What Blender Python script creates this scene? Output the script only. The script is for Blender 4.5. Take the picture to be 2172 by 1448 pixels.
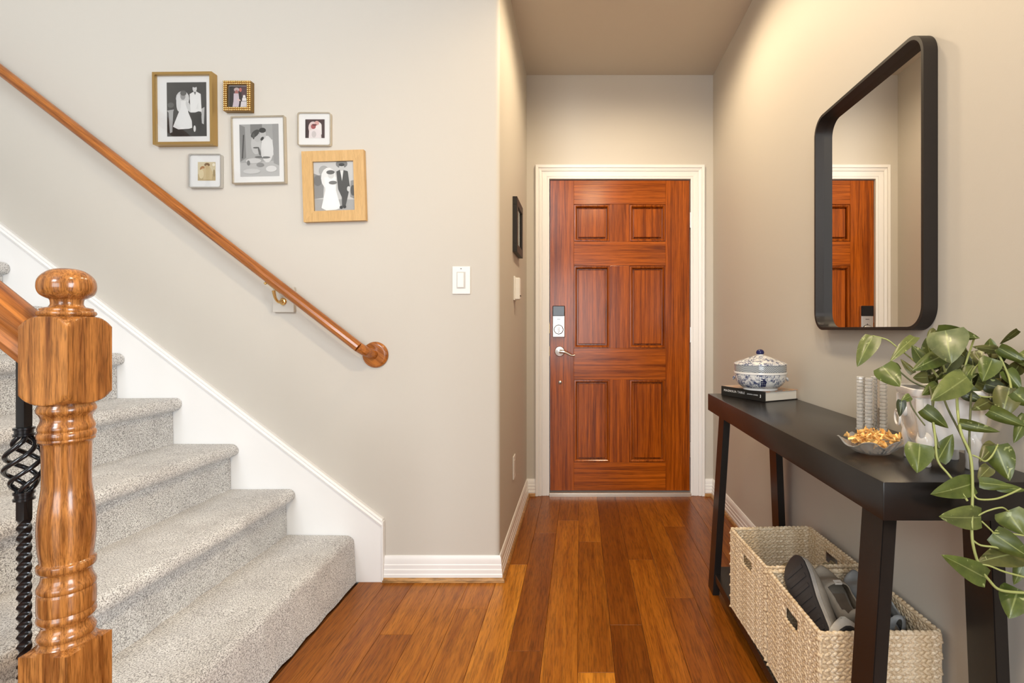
import bpy, bmesh, math, random
from mathutils import Vector, Matrix
PI = math.pi
random.seed(7)
for o in list(bpy.data.objects): bpy.data.objects.remove(o, do_unlink=True)
scene = bpy.context.scene
C = scene.collection

# ---------------------------------------------------------------- camera
EYE = 1.09
cam_d = bpy.data.cameras.new('camera'); cam_d.sensor_width = 36.0
cam_d.lens = 36.0 * 1100.0 / 2172.0
cam_d.shift_x = -(1230 - 1086) / 2172.0
cam_d.shift_y = -(724 - 697) / 2172.0
cam_d.clip_start = 0.02
cam = bpy.data.objects.new('camera', cam_d); C.objects.link(cam)
cam.location = (0, 0, EYE); cam.rotation_euler = (PI/2, 0, 0)
scene.camera = cam

# ---------------------------------------------------------------- world, light, exposure
w = bpy.data.worlds.new('world'); scene.world = w; w.use_nodes = True
w.node_tree.nodes['Background'].inputs[0].default_value = (0.75, 0.87, 1.0, 1)
w.node_tree.nodes['Background'].inputs[1].default_value = 0.3
vs = scene.view_settings
vs.view_transform = 'Standard'; vs.look = 'None'; vs.gamma = 1.0; vs.use_curve_mapping = False
vs.exposure = 0.0

def area(name, loc, target, sx, sy, power, col):
    d = bpy.data.lights.new(name, 'AREA'); d.shape = 'RECTANGLE'; d.size = sx; d.size_y = sy
    d.energy = power; d.color = col
    o = bpy.data.objects.new(name, d); C.objects.link(o); o.location = loc
    o.rotation_euler = (Vector(target) - Vector(loc)).to_track_quat('-Z', 'Y').to_euler()
    return o
WIN_LOW = (-0.75, -4.44, 1.35)
WIN_HIGH = (-1.55, -4.44, 3.75)
DAY = (0.89, 0.95, 1.0)
area('daylight_low', WIN_LOW, (-0.75, 0, 1.35), 2.6, 1.9, 122, DAY)
area('daylight_high', WIN_HIGH, (-1.55, 0, 3.75), 1.5, 1.5, 180, DAY)
WIN_SIDE = (3.42, -1.3, 1.5)
area('daylight_side', WIN_SIDE, (-1.0, 0.6, 0.9), 2.2, 1.9, 230, (0.80, 0.91, 1.0))
def downlight(name, loc, power):   # warm spot aimed down: recessed entry fitting and two added fills
    pl = bpy.data.lights.new(name, 'SPOT'); pl.energy = power; pl.color = (1.0, 0.80, 0.54); pl.shadow_soft_size = 0.07
    pl.spot_size = math.radians(172); pl.spot_blend = 0.5
    o = bpy.data.objects.new(name, pl); C.objects.link(o); o.location = loc
downlight('downlight_entry', (0.22, 1.80, 2.73), 29)
downlight('added_hall_fill', (0.26, 2.47, 2.735), 56)  # unseen fill spot added to brighten the hall and door wall
downlight('added_room_fill', (0.15, 0.45, 2.73), 95)  # unseen fill spot added to light the table, plant and near right wall

# ---------------------------------------------------------------- helpers: materials
def nd(nt, t, **kw):
    n = nt.nodes.new(t)
    for k, v in kw.items(): setattr(n, k, v)
    return n
def pmat(name, col, rough=0.5, metal=0.0, coat=0.0, spec=0.5, trans=0.0, ior=1.45):
    m = bpy.data.materials.new(name); m.use_nodes = True
    b = m.node_tree.nodes['Principled BSDF']
    b.inputs['Base Color'].default_value = (*col, 1); b.inputs['Roughness'].default_value = rough
    b.inputs['Metallic'].default_value = metal; b.inputs['Coat Weight'].default_value = coat
    b.inputs['Coat Roughness'].default_value = 0.08
    b.inputs['Specular IOR Level'].default_value = spec
    b.inputs['Transmission Weight'].default_value = trans; b.inputs['IOR'].default_value = ior
    return m
def bsdf(m): return m.node_tree.nodes['Principled BSDF']
def coords(m, scale=(1, 1, 1), rnd=0.0):
    nt = m.node_tree
    tc = nd(nt, 'ShaderNodeTexCoord'); mp = nd(nt, 'ShaderNodeMapping')
    mp.inputs['Scale'].default_value = scale
    nt.links.new(tc.outputs['Object'], mp.inputs['Vector'])
    if rnd:
        oi = nd(nt, 'ShaderNodeObjectInfo'); mu = nd(nt, 'ShaderNodeMath', operation='MULTIPLY'); mu.inputs[1].default_value = rnd
        nt.links.new(oi.outputs['Random'], mu.inputs[0]); nt.links.new(mu.outputs[0], mp.inputs['Location'])
    return mp
def noise(m, vec, scale, detail=3.0, rough=0.55, dist=0.0):
    n = nd(m.node_tree, 'ShaderNodeTexNoise')
    n.inputs['Scale'].default_value = scale; n.inputs['Detail'].default_value = detail
    n.inputs['Roughness'].default_value = rough; n.inputs['Distortion'].default_value = dist
    m.node_tree.links.new(vec.outputs[0], n.inputs['Vector'])
    return n
def ramp(m, fac, stops):
    r = nd(m.node_tree, 'ShaderNodeValToRGB'); e = r.color_ramp.elements
    e[0].position, e[0].color = stops[0][0], (*stops[0][1], 1)
    e[1].position, e[1].color = stops[-1][0], (*stops[-1][1], 1)
    for p, c in stops[1:-1]:
        x = e.new(p); x.color = (*c, 1)
    m.node_tree.links.new(fac, r.inputs[0]); return r
def mix(m, a, b, fac, mode='MIX'):
    x = nd(m.node_tree, 'ShaderNodeMix', data_type='RGBA', blend_type=mode)
    L = m.node_tree.links
    if isinstance(fac, (int, float)): x.inputs[0].default_value = fac
    else: L.new(fac, x.inputs[0])
    for s, i in ((a, 6), (b, 7)):
        if isinstance(s, tuple): x.inputs[i].default_value = (*s, 1)
        else: L.new(s, x.inputs[i])
    return x.outputs[2]
def bump(m, h, strength=0.3, dist=0.002):
    b = nd(m.node_tree, 'ShaderNodeBump'); b.inputs['Strength'].default_value = strength; b.inputs['Distance'].default_value = dist
    m.node_tree.links.new(h, b.inputs['Height']); m.node_tree.links.new(b.outputs[0], bsdf(m).inputs['Normal'])
def setc(m, sock): m.node_tree.links.new(sock, bsdf(m).inputs['Base Color'])

def paint(name, col, rough=0.6, amt=0.10):
    m = pmat(name, col, rough, spec=0.3); v = coords(m)
    n = noise(m, v, 260, 2); bump(m, n.outputs[0], amt, 0.001); return m
def wood(name, dark, light, axis='z', scale=26, stretch=14, rough=0.35, coat=0.0, rnd=7.0, objcol=False, pores=0.5, bmp=0.08, tilt=0.0):
    m = pmat(name, light, rough, coat=coat)
    sc = {'x': (1/stretch, 1, 1), 'y': (1, 1/stretch, 1), 'z': (1, 1, 1/stretch)}[axis]
    v = coords(m, sc, rnd)
    if tilt:   # turn the grain along a sloping member
        rt = nd(m.node_tree, 'ShaderNodeMapping'); rt.inputs['Rotation'].default_value = (0, tilt, 0)
        src = v.inputs['Vector'].links[0].from_socket; m.node_tree.links.new(src, rt.inputs['Vector']); m.node_tree.links.new(rt.outputs[0], v.inputs['Vector'])
    n1 = noise(m, v, scale, 4, 0.6, 0.8)
    n2 = noise(m, v, scale*7, 3, 0.6, 0.2)
    c1 = ramp(m, n1.outputs[0], [(0.3, dark), (0.48, tuple((a+b)/2 for a, b in zip(dark, light))), (0.66, light)])
    p = ramp(m, n2.outputs[0], [(0.36, (1-pores,)*3), (0.55, (1, 1, 1))])
    c = mix(m, c1.outputs[0], p.outputs[0], 1.0, 'MULTIPLY')
    if objcol:
        oi = nd(m.node_tree, 'ShaderNodeObjectInfo'); c = mix(m, c, oi.outputs['Color'], 1.0, 'MULTIPLY')
    setc(m, c); bump(m, n2.outputs[0], bmp, 0.001)
    return m
def srgb(r, g, b):
    f = lambda u: (u/255/12.92) if u/255 <= 0.04045 else ((u/255+0.055)/1.055)**2.4
    return (f(r), f(g), f(b))

M = {}
M['wall'] = paint('wall_paint', (0.595, 0.557, 0.495))
M['ceil'] = paint('ceiling_paint', (0.60, 0.55, 0.475))
M['white'] = pmat('white_trim_paint', (0.88, 0.865, 0.845), 0.32)
M['white2'] = pmat('white_plastic', (0.82, 0.80, 0.76), 0.3)
M['plank'] = wood('floor_plank', (0.62, 0.52, 0.42), (1.0, 1.0, 1.0), 'y', 34, 18, 0.31, 0.0, 9.0, True, 0.42, 0.05); bsdf(M['plank']).inputs['Specular IOR Level'].default_value = 0.28
M['subfloor'] = wood('floor_far', (0.13, 0.045, 0.012), (0.26, 0.10, 0.028), 'y', 20, 16, 0.3)
M['shoe_mould'] = wood('honey_wood', (0.36, 0.17, 0.05), (0.55, 0.29, 0.10), 'x', 18, 8, 0.35)
M['door_v'] = wood('door_wood_vertical', (0.150, 0.025, 0.0015), (0.47, 0.105, 0.006), 'z', 60, 40, 0.19, 0.0, 11.0, False, 0.35, 0.01)
M['door_h'] = wood('door_wood_horizontal', (0.150, 0.026, 0.0015), (0.49, 0.112, 0.007), 'x', 60, 40, 0.19, 0.0, 11.0, False, 0.35, 0.01)
for k_ in ('door_v', 'door_h'): bsdf(M[k_]).inputs['Specular IOR Level'].default_value = 0.36
M['oak'] = wood('oak', (0.17, 0.050, 0.010), (0.56, 0.225, 0.055), 'z', 70, 18, 0.20, 0.3, 5.0, False, 0.45, 0.05)
M['rail'] = wood('rail_wood', (0.24, 0.066, 0.010), (0.52, 0.175, 0.032), 'x', 60, 24, 0.26, 0.2, 5.0, False, 0.3, 0.03, tilt=-math.atan(0.7735))
M['black'] = pmat('black_lacquer', (0.012, 0.010, 0.009), 0.27, spec=0.52)
M['blackmetal'] = pmat('black_metal', (0.018, 0.014, 0.012), 0.45, spec=0.35)
M['iron'] = pmat('black_iron', (0.010, 0.010, 0.011), 0.16, coat=0.3)
M['mirror'] = pmat('mirror_glass', (0.90, 0.905, 0.90), 0.0, 1.0)
M['gold'] = pmat('gold_frame', (0.52, 0.34, 0.13), 0.34, 1.0)
M['goldfoil'] = pmat('gold_foil', (0.95, 0.60, 0.22), 0.34, 0.45)
M['silver'] = pmat('pale_metal', (0.70, 0.62, 0.50), 0.25, 1.0)
M['nickel'] = pmat('satin_nickel', (0.66, 0.64, 0.61), 0.30, 1.0)
M['brass'] = pmat('brass', (0.75, 0.50, 0.20), 0.25, 1.0)
M['mat'] = pmat('white_mat_board', (0.84, 0.82, 0.79), 0.8)
M['framewood'] = wood('pale_oak', (0.58, 0.35, 0.13), (0.68, 0.43, 0.18), 'z', 60, 14, 0.45, pores=0.12)
M['blackshiny'] = pmat('black_gloss_plastic', (0.012, 0.012, 0.014), 0.12)
M['greydark'] = pmat('dark_gap', (0.03, 0.028, 0.026), 0.7)
M['ceramic'] = pmat('white_ceramic', (0.82, 0.80, 0.77), 0.16, coat=0.3)
M['glass'] = pmat('clear_crystal', (1, 1, 1), 0.02, trans=1.0, ior=1.5)
M['crystal'] = pmat('cut_crystal', (0.99, 0.98, 0.96), 0.03, trans=0.62, ior=1.52)
M['dishglass'] = pmat('dish_glass', (0.98, 0.97, 0.95), 0.04, trans=0.84, ior=1.5)
M['pages'] = paint('book_pages', (0.74, 0.70, 0.62), 0.8)
M['cover'] = pmat('black_book_cover', (0.014, 0.013, 0.012), 0.45)
M['ink'] = pmat('white_ink', (0.85, 0.83, 0.80), 0.5)
M['navy'] = pmat('navy_glaze', (0.012, 0.014, 0.075), 0.1)
M['greyglaze'] = None

def carpet():
    m = pmat('carpet', (0.5, 0.47, 0.43), 0.95, spec=0.1); v = coords(m)
    a = noise(m, v, 270, 2, 0.75); b = noise(m, v, 9, 3)
    c1 = ramp(m, a.outputs[0], [(0.36, (0.20, 0.185, 0.175)), (0.49, (0.66, 0.635, 0.60)), (0.61, (0.93, 0.91, 0.88))])
    c2 = ramp(m, b.outputs[0], [(0.35, (0.84, 0.83, 0.83)), (0.65, (1, 1, 1))])
    setc(m, mix(m, c1.outputs[0], c2.outputs[0], 1.0, 'MULTIPLY')); bump(m, a.outputs[0], 0.75, 0.004)
    bsdf(m).inputs['Sheen Weight'].default_value = 0.25
    return m
M['carpet'] = carpet()
def straw():
    m = pmat('straw', (0.6, 0.45, 0.27), 0.75, spec=0.2); v = coords(m, (1, 1, 1))
    a = noise(m, v, 160, 3); b = noise(m, v, 22, 2)
    c1 = ramp(m, a.outputs[0], [(0.3, (0.54, 0.39, 0.235)), (0.55, (0.82, 0.66, 0.46)), (0.72, (0.95, 0.84, 0.67))])
    c2 = ramp(m, b.outputs[0], [(0.35, (0.85, 0.80, 0.72)), (0.6, (1, 1, 1))])
    setc(m, mix(m, c1.outputs[0], c2.outputs[0], 1.0, 'MULTIPLY')); bump(m, a.outputs[0], 0.5, 0.002); return m
M['straw'] = straw()
def porcelain():
    m = pmat('blue_white_porcelain', (0.8, 0.8, 0.8), 0.12, coat=0.4); v = coords(m)
    a = noise(m, v, 95, 3, 0.65, 1.4); b = noise(m, v, 40, 2, 0.5, 0.6)
    c1 = ramp(m, a.outputs[0], [(0.44, (0.055, 0.07, 0.16)), (0.50, (0.33, 0.36, 0.44)), (0.57, (0.78, 0.77, 0.74))])
    f = ramp(m, b.outputs[0], [(0.44, (0, 0, 0)), (0.6, (1, 1, 1))])
    setc(m, mix(m, c1.outputs[0], (0.78, 0.77, 0.74), f.outputs[0])); return m
M['porcelain'] = porcelain()
def greyglaze():
    m = pmat('grey_band_glaze', (0.3, 0.32, 0.33), 0.15, coat=0.3); v = coords(m)
    vo = nd(m.node_tree, 'ShaderNodeTexChecker'); vo.inputs['Scale'].default_value = 260
    vo.inputs[1].default_value = (0.20, 0.225, 0.25, 1); vo.inputs[2].default_value = (0.44, 0.46, 0.47, 1)
    m.node_tree.links.new(v.outputs[0], vo.inputs['Vector']); setc(m, vo.outputs[0]); return m
M['greyglaze'] = greyglaze()
def leafmat():
    m = pmat('pothos_leaf', (0.2, 0.3, 0.08), 0.34, spec=0.5); nt = m.node_tree
    oi = nd(nt, 'ShaderNodeObjectInfo'); v = coords(m, (1, 1, 1), 3.0)
    a = noise(m, v, 45, 3); r = ramp(m, a.outputs[0], [(0.35, (0.72, 0.76, 0.7)), (0.62, (1.1, 1.08, 1.05))])
    c = mix(m, oi.outputs['Color'], r.outputs[0], 1.0, 'MULTIPLY')
    uv = nd(nt, 'ShaderNodeUVMap'); sp = nd(nt, 'ShaderNodeSeparateXYZ'); nt.links.new(uv.outputs[0], sp.inputs[0])
    s = nd(nt, 'ShaderNodeMath', operation='SUBTRACT'); s.inputs[1].default_value = 0.5; nt.links.new(sp.outputs[1], s.inputs[0])
    ab = nd(nt, 'ShaderNodeMath', operation='ABSOLUTE'); nt.links.new(s.outputs[0], ab.inputs[0])
    rr = ramp(m, ab.outputs[0], [(0.012, (0.42, 0.42, 0.42)), (0.04, (0, 0, 0))])
    c = mix(m, c, (0.42, 0.47, 0.18), rr.outputs[0])
    b = noise(m, v, 70, 2, 0.5, 1.0); f = ramp(m, b.outputs[0], [(0.66, (0, 0, 0)), (0.72, (0.6, 0.6, 0.6))])
    c = mix(m, c, (0.46, 0.52, 0.22), f.outputs[0])
    setc(m, c); bsdf(m).inputs['Subsurface Weight'].default_value = 0.0
    return m
M['leaf'] = leafmat()
M['vine'] = pmat('vine_stem', (0.34, 0.38, 0.13), 0.45)
M['vinedark'] = pmat('vine_stem_dark', (0.10, 0.11, 0.045), 0.5)
def vcol():
    m = pmat('photo_print', (0.5, 0.5, 0.5), 0.35); a = nd(m.node_tree, 'ShaderNodeVertexColor', layer_name='Col')
    setc(m, a.outputs[0]); return m
M['print'] = vcol()
def pane():
    m = bpy.data.materials.new('picture_glass'); m.use_nodes = True; nt = m.node_tree; nt.nodes.clear()
    o = nd(nt, 'ShaderNodeOutputMaterial'); t = nd(nt, 'ShaderNodeBsdfTransparent'); g = nd(nt, 'ShaderNodeBsdfGlossy')
    g.inputs['Roughness'].default_value = 0.02; x = nd(nt, 'ShaderNodeMixShader'); fr = nd(nt, 'ShaderNodeFresnel'); fr.inputs[0].default_value = 1.35
    nt.links.new(fr.outputs[0], x.inputs[0]); nt.links.new(t.outputs[0], x.inputs[1]); nt.links.new(g.outputs[0], x.inputs[2]); nt.links.new(x.outputs[0], o.inputs[0])
    return m
M['pane'] = pane()
def fabric(name, col, sc=500):
    m = pmat(name, col, 0.85, spec=0.15); v = coords(m); n = noise(m, v, sc, 2); bump(m, n.outputs[0], 0.4, 0.001)
    b = noise(m, v, 25, 2); r = ramp(m, b.outputs[0], [(0.3, tuple(c*0.8 for c in col)), (0.7, tuple(min(1, c*1.12) for c in col))]); setc(m, r.outputs[0]); return m
M['taupe'] = fabric('taupe_canvas', (0.36, 0.305, 0.24)); M['bluegrey'] = fabric('blue_grey_canvas', (0.30, 0.305, 0.305))
M['rubber'] = pmat('dark_rubber', (0.035, 0.030, 0.030), 0.55); M['foam'] = fabric('off_white_foam', (0.66, 0.60, 0.53), 200)
M['insole'] = fabric('brown_insole', (0.28, 0.21, 0.15)); M['pale'] = fabric('pale_canvas', (0.72, 0.67, 0.58))
M['olive'] = fabric('olive_suede', (0.36, 0.28, 0.16))

# ---------------------------------------------------------------- helpers: geometry
ORG = {}
class MB:
    """collects vertices and faces of one mesh, in world (or local) metres"""
    def __init__(s): s.v = []; s.f = []; s.c = []; s.uv = None
    def add(s, verts, faces, col=None):
        b = len(s.v); s.v += [Vector(p) for p in verts]
        for f in faces: s.f.append([i+b for i in f]); s.c.append(col)
        return s
    def box(s, x0, x1, y0, y1, z0, z1, bv=0.0):
        bm = bmesh.new(); bmesh.ops.create_cube(bm, size=1)
        for v in bm.verts: v.co = Vector(((x0+x1)/2+v.co.x*(x1-x0), (y0+y1)/2+v.co.y*(y1-y0), (z0+z1)/2+v.co.z*(z1-z0)))
        if bv: bmesh.ops.bevel(bm, geom=list(bm.edges), offset=bv, segments=2, affect='EDGES', profile=0.5)
        return s.bm(bm)
    def bm(s, bm, mtx=None):
        bm.verts.index_update()
        s.add([(mtx @ v.co) if mtx else v.co.copy() for v in bm.verts], [[v.index for v in f.verts] for f in bm.faces]); bm.free(); return s
    def prism(s, pts, fn, d0, d1):
        """polygon pts (a,b) swept from d0 to d1; fn(a,b,d) -> xyz"""
        n = len(pts)
        vs_ = [fn(a, b, d0) for a, b in pts] + [fn(a, b, d1) for a, b in pts]
        fs = [[i, (i+1) % n, n+(i+1) % n, n+i] for i in range(n)] + [list(range(n))[::-1], list(range(n, 2*n))]
        return s.add(vs_, fs)
    def lathe(s, prof, cx=0, cy=0, n=40, fr=None, cap=True):
        """profile (r,z); fr(theta, r, z) may change the radius"""
        vs_ = []; fs = []
        for r, z in prof:
            for i in range(n):
                t = 2*PI*i/n; q = fr(t, r, z) if fr else r
                vs_.append((cx+q*math.cos(t), cy+q*math.sin(t), z))
        for j in range(len(prof)-1):
            for i in range(n):
                a = j*n+i; b = j*n+(i+1) % n; fs.append([a, b, b+n, a+n])
        if cap: fs.append(list(range(n))[::-1]); k = (len(prof)-1)*n; fs.append(list(range(k, k+n)))
        return s.add(vs_, fs)
    def tube(s, pts, rad, n=10, cap=True, smooth=0):
        P = [Vector(p) for p in pts]
        R = rad if isinstance(rad, (list, tuple)) else [rad]*len(P)
        if smooth: P, R = spline(P, R, smooth)
        vs_ = []; fs = []; up = None
        for i, p in enumerate(P):
            t = (P[min(i+1, len(P)-1)] - P[max(i-1, 0)]).normalized()
            if up is None:
                up = Vector((0, 0, 1)) if abs(t.z) < 0.9 else Vector((1, 0, 0))
            a = t.cross(up).normalized(); b = a.cross(t).normalized(); up = b
            for k in range(n):
                th = 2*PI*k/n; vs_.append(p + (a*math.cos(th)+b*math.sin(th))*R[i])
        for i in range(len(P)-1):
            for k in range(n):
                q = i*n+k; r = i*n+(k+1) % n; fs.append([q, r, r+n, q+n])
        if cap: fs.append(list(range(n))[::-1]); k = (len(P)-1)*n; fs.append(list(range(k, k+n)))
        return s.add(vs_, fs)
    def ball(s, c, r, n=12, m=8):
        c = Vector(c); r = Vector((r, r, r)) if isinstance(r, (int, float)) else Vector(r)
        vs_ = [c+Vector((0, 0, -r.z))]; fs = []
        for j in range(1, m):
            ph = -PI/2+PI*j/m
            for i in range(n):
                t = 2*PI*i/n; vs_.append(c+Vector((r.x*math.cos(ph)*math.cos(t), r.y*math.cos(ph)*math.sin(t), r.z*math.sin(ph))))
        vs_.append(c+Vector((0, 0, r.z))); last = len(vs_)-1
        for i in range(n): fs.append([0, 1+(i+1) % n, 1+i]); fs.append([last, last-n+i, last-n+(i+1) % n])
        for j in range(m-2):
            for i in range(n):
                a = 1+j*n+i; b = 1+j*n+(i+1) % n; fs.append([a, b, b+n, a+n])
        return s.add(vs_, fs)
    def build(s, name, mat, parent=None, origin=None, local=False, smooth=None, rot=None):
        po = ORG.get(parent.as_pointer(), Vector()) if parent else Vector()
        if local or parent: org = po
        else: org = Vector(origin) if origin else Vector()
        me = bpy.data.meshes.new(name)
        off = Vector() if local else org
        me.from_pydata([tuple(v-off) for v in s.v], [], s.f); me.update()
        bm = bmesh.new(); bm.from_mesh(me); bmesh.ops.recalc_face_normals(bm, faces=bm.faces); bm.to_mesh(me); bm.free()
        if any(c is not None for c in s.c):
            at = me.color_attributes.new('Col', 'FLOAT_COLOR', 'CORNER')
            for p in me.polygons:
                for li in p.loop_indices: at.data[li].color = (*(s.c[p.index] or (1, 1, 1)), 1)
        if smooth is not None:
            me.shade_smooth(); me.set_sharp_from_angle(angle=math.radians(smooth))
        me.materials.append(mat)
        o = bpy.data.objects.new(name, me); C.objects.link(o)
        if parent: o.parent = parent
        else: o.location = off
        ORG[o.as_pointer()] = org
        return o
def spline(P, R, k):
    out = []; rr = []
    for i in range(len(P)-1):
        p0 = P[max(i-1, 0)]; p1 = P[i]; p2 = P[i+1]; p3 = P[min(i+2, len(P)-1)]
        for j in range(k):
            t = j/k
            out.append(0.5*((2*p1)+(p2-p0)*t+(2*p0-5*p1+4*p2-p3)*t*t+(3*p1-p0-3*p2+p3)*t**3)); rr.append(R[i]+(R[i+1]-R[i])*t)
    out.append(P[-1]); rr.append(R[-1]); return out, rr
def tag(o, label, cat, group=None):
    o['label'] = label; o['category'] = cat
    if group: o['group'] = group
    return o
def thing(name, label, cat, loc, group=None, rot=None):
    o = bpy.data.objects.new(name, None); C.objects.link(o); o.location = loc; o.empty_display_size = 0.05
    if rot is not None: o.rotation_euler = rot
    ORG[o.as_pointer()] = Vector(loc)
    return tag(o, label, cat, group)
def struct(o): o['kind'] = 'structure'; return o
def copy_tree(o, parent=None):
    c = o.copy(); C.objects.link(c); c.parent = parent; ORG[c.as_pointer()] = ORG[o.as_pointer()]
    for ch in list(o.children): copy_tree(ch, c)
    return c
def at(px, py, Y):
    """world point seen at a photo position, at depth Y"""
    s = 1100.0/Y
    return Vector(((px-1230)/s, Y, EYE-(py-697)/s))

# ---------------------------------------------------------------- room shell
YL = 2.249      # stair wall
YD = 3.395      # door wall
XH = -0.349     # hall left wall
XR = 0.872      # right wall
ZC = 2.75       # hall ceiling
ZT = 5.2
fl = struct(MB().box(-5, 3.6, -4.6, 3.6, -0.10, -0.014).build('floor', M['subfloor']))
r = 0.022; pts = [(-5, YL)] + [(XH-r+r*math.sin(a), YL+r-r*math.cos(a)) for a in [PI/2*i/8 for i in range(9)]] + [(XH, 3.6), (-0.5, 3.6), (-0.5, 2.42), (-5, 2.42)]
wl = struct(MB().prism(pts, lambda a, b, d: (a, b, d), -0.014, ZT).build('wall_left', M['wall'], smooth=35))
struct(MB().box(XR, XR+0.12, 0.55, 3.6, -0.014, ZC).build('wall_right', M['wall']))
DX0, DX1, DZ = -0.200, 0.724, 2.068
wd = MB(); wd.box(XH, DX0-0.02, YD, YD+0.14, -0.014, ZC); wd.box(DX1+0.02, XR, YD, YD+0.14, -0.014, ZC); wd.box(DX0-0.02, DX1+0.02, YD, YD+0.14, DZ+0.02, ZC)
struct(wd.build('wall_door', M['wall']))
struct(MB().box(XH, 3.6, -4.6, 3.6, ZC, ZC+0.15).build('ceiling', M['ceil']))
struct(MB().box(XH, XH+0.12, -4.6, YL+0.02, ZC+0.15, ZT).build('wall_upper', M['wall']))
struct(MB().box(-5, XH+0.12, -4.6, 2.42, ZT, ZT+0.1).build('ceiling_high', M['white']))
struct(MB().box(-5.1, -5, -4.6, 2.42, -0.014, ZT).build('wall_far', M['wall']))
struct(MB().box(-5.1, 3.7, -4.7, -4.6, -0.014, ZT).build('wall_back', M['wall']))
def window(name, c, sx, sz, side=False):
    x, y, z = c
    if side: x = y
    fr = MB()
    for a in (-1, 1): fr.box(x+a*(sx/2+0.05)-0.05, x+a*(sx/2+0.05)+0.05, -4.598, -4.53, z-sz/2-0.1, z+sz/2+0.1)
    for a in (-1, 0, 1): fr.box(x-sx/2, x+sx/2, -4.598, -4.53, z+a*(sz/2+0.03)-0.03, z+a*(sz/2+0.03)+0.03)
    pn_ = MB().box(x-sx/2, x+sx/2, -4.59, -4.58, z-sz/2, z+sz/2)
    if side:   # turn the window onto the side wall
        for b in (fr, pn_): b.v = [Vector((-v.y-1.0, v.x, v.z)) for v in b.v]
    f = struct(fr.build(name, M['white']))
    pn_.build('window_pane', M['white2'], f)
struct(MB().box(3.6, 3.7, -4.6, 3.6, -0.014, ZC).build('wall_side', M['wall']))
struct(MB().box(XR+0.12, 3.6, 2.6, 2.7, -0.014, ZC).build('wall_side_front', M['wall']))
window('window_1', WIN_LOW, 2.6, 1.9); window('window_2', WIN_HIGH, 1.5, 1.5); window('window_3', WIN_SIDE, 2.2, 1.9, True)

# floor planks ---------------------------------------------------------
W = 0.118; X0 = -0.007
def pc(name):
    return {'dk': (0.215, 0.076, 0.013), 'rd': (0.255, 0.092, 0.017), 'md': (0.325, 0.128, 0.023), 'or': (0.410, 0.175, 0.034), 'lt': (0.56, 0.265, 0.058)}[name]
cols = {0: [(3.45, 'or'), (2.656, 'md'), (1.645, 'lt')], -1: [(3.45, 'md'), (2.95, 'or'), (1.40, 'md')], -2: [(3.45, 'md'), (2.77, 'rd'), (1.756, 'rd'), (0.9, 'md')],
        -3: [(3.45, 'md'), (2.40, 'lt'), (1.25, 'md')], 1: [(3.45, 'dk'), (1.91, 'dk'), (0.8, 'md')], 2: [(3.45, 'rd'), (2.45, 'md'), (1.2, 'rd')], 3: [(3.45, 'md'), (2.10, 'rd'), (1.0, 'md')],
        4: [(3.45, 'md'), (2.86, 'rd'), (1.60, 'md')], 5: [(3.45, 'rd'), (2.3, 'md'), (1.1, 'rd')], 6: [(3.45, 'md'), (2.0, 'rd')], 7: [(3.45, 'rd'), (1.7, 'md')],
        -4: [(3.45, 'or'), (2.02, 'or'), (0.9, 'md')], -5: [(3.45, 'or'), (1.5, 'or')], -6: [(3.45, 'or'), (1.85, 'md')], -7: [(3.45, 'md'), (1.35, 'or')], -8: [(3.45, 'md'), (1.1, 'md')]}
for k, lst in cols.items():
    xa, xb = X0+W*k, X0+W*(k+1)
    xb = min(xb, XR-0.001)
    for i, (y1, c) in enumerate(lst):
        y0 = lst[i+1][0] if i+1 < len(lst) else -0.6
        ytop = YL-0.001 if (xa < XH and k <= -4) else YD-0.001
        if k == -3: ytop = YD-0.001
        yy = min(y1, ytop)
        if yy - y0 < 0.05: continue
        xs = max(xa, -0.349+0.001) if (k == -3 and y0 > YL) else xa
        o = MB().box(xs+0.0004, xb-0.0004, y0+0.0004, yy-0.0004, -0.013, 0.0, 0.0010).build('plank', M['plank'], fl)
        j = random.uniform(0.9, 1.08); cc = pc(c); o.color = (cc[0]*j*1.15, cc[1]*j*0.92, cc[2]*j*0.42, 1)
# door threshold area plank strip under the door
struct(MB().box(DX0-0.0, DX1+0.0, YD-0.028, YD+0.13, -0.013, 0.022, 0.003).build('threshold', pmat('threshold_metal', (0.62, 0.56, 0.48), 0.35, 0.6)))

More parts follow.
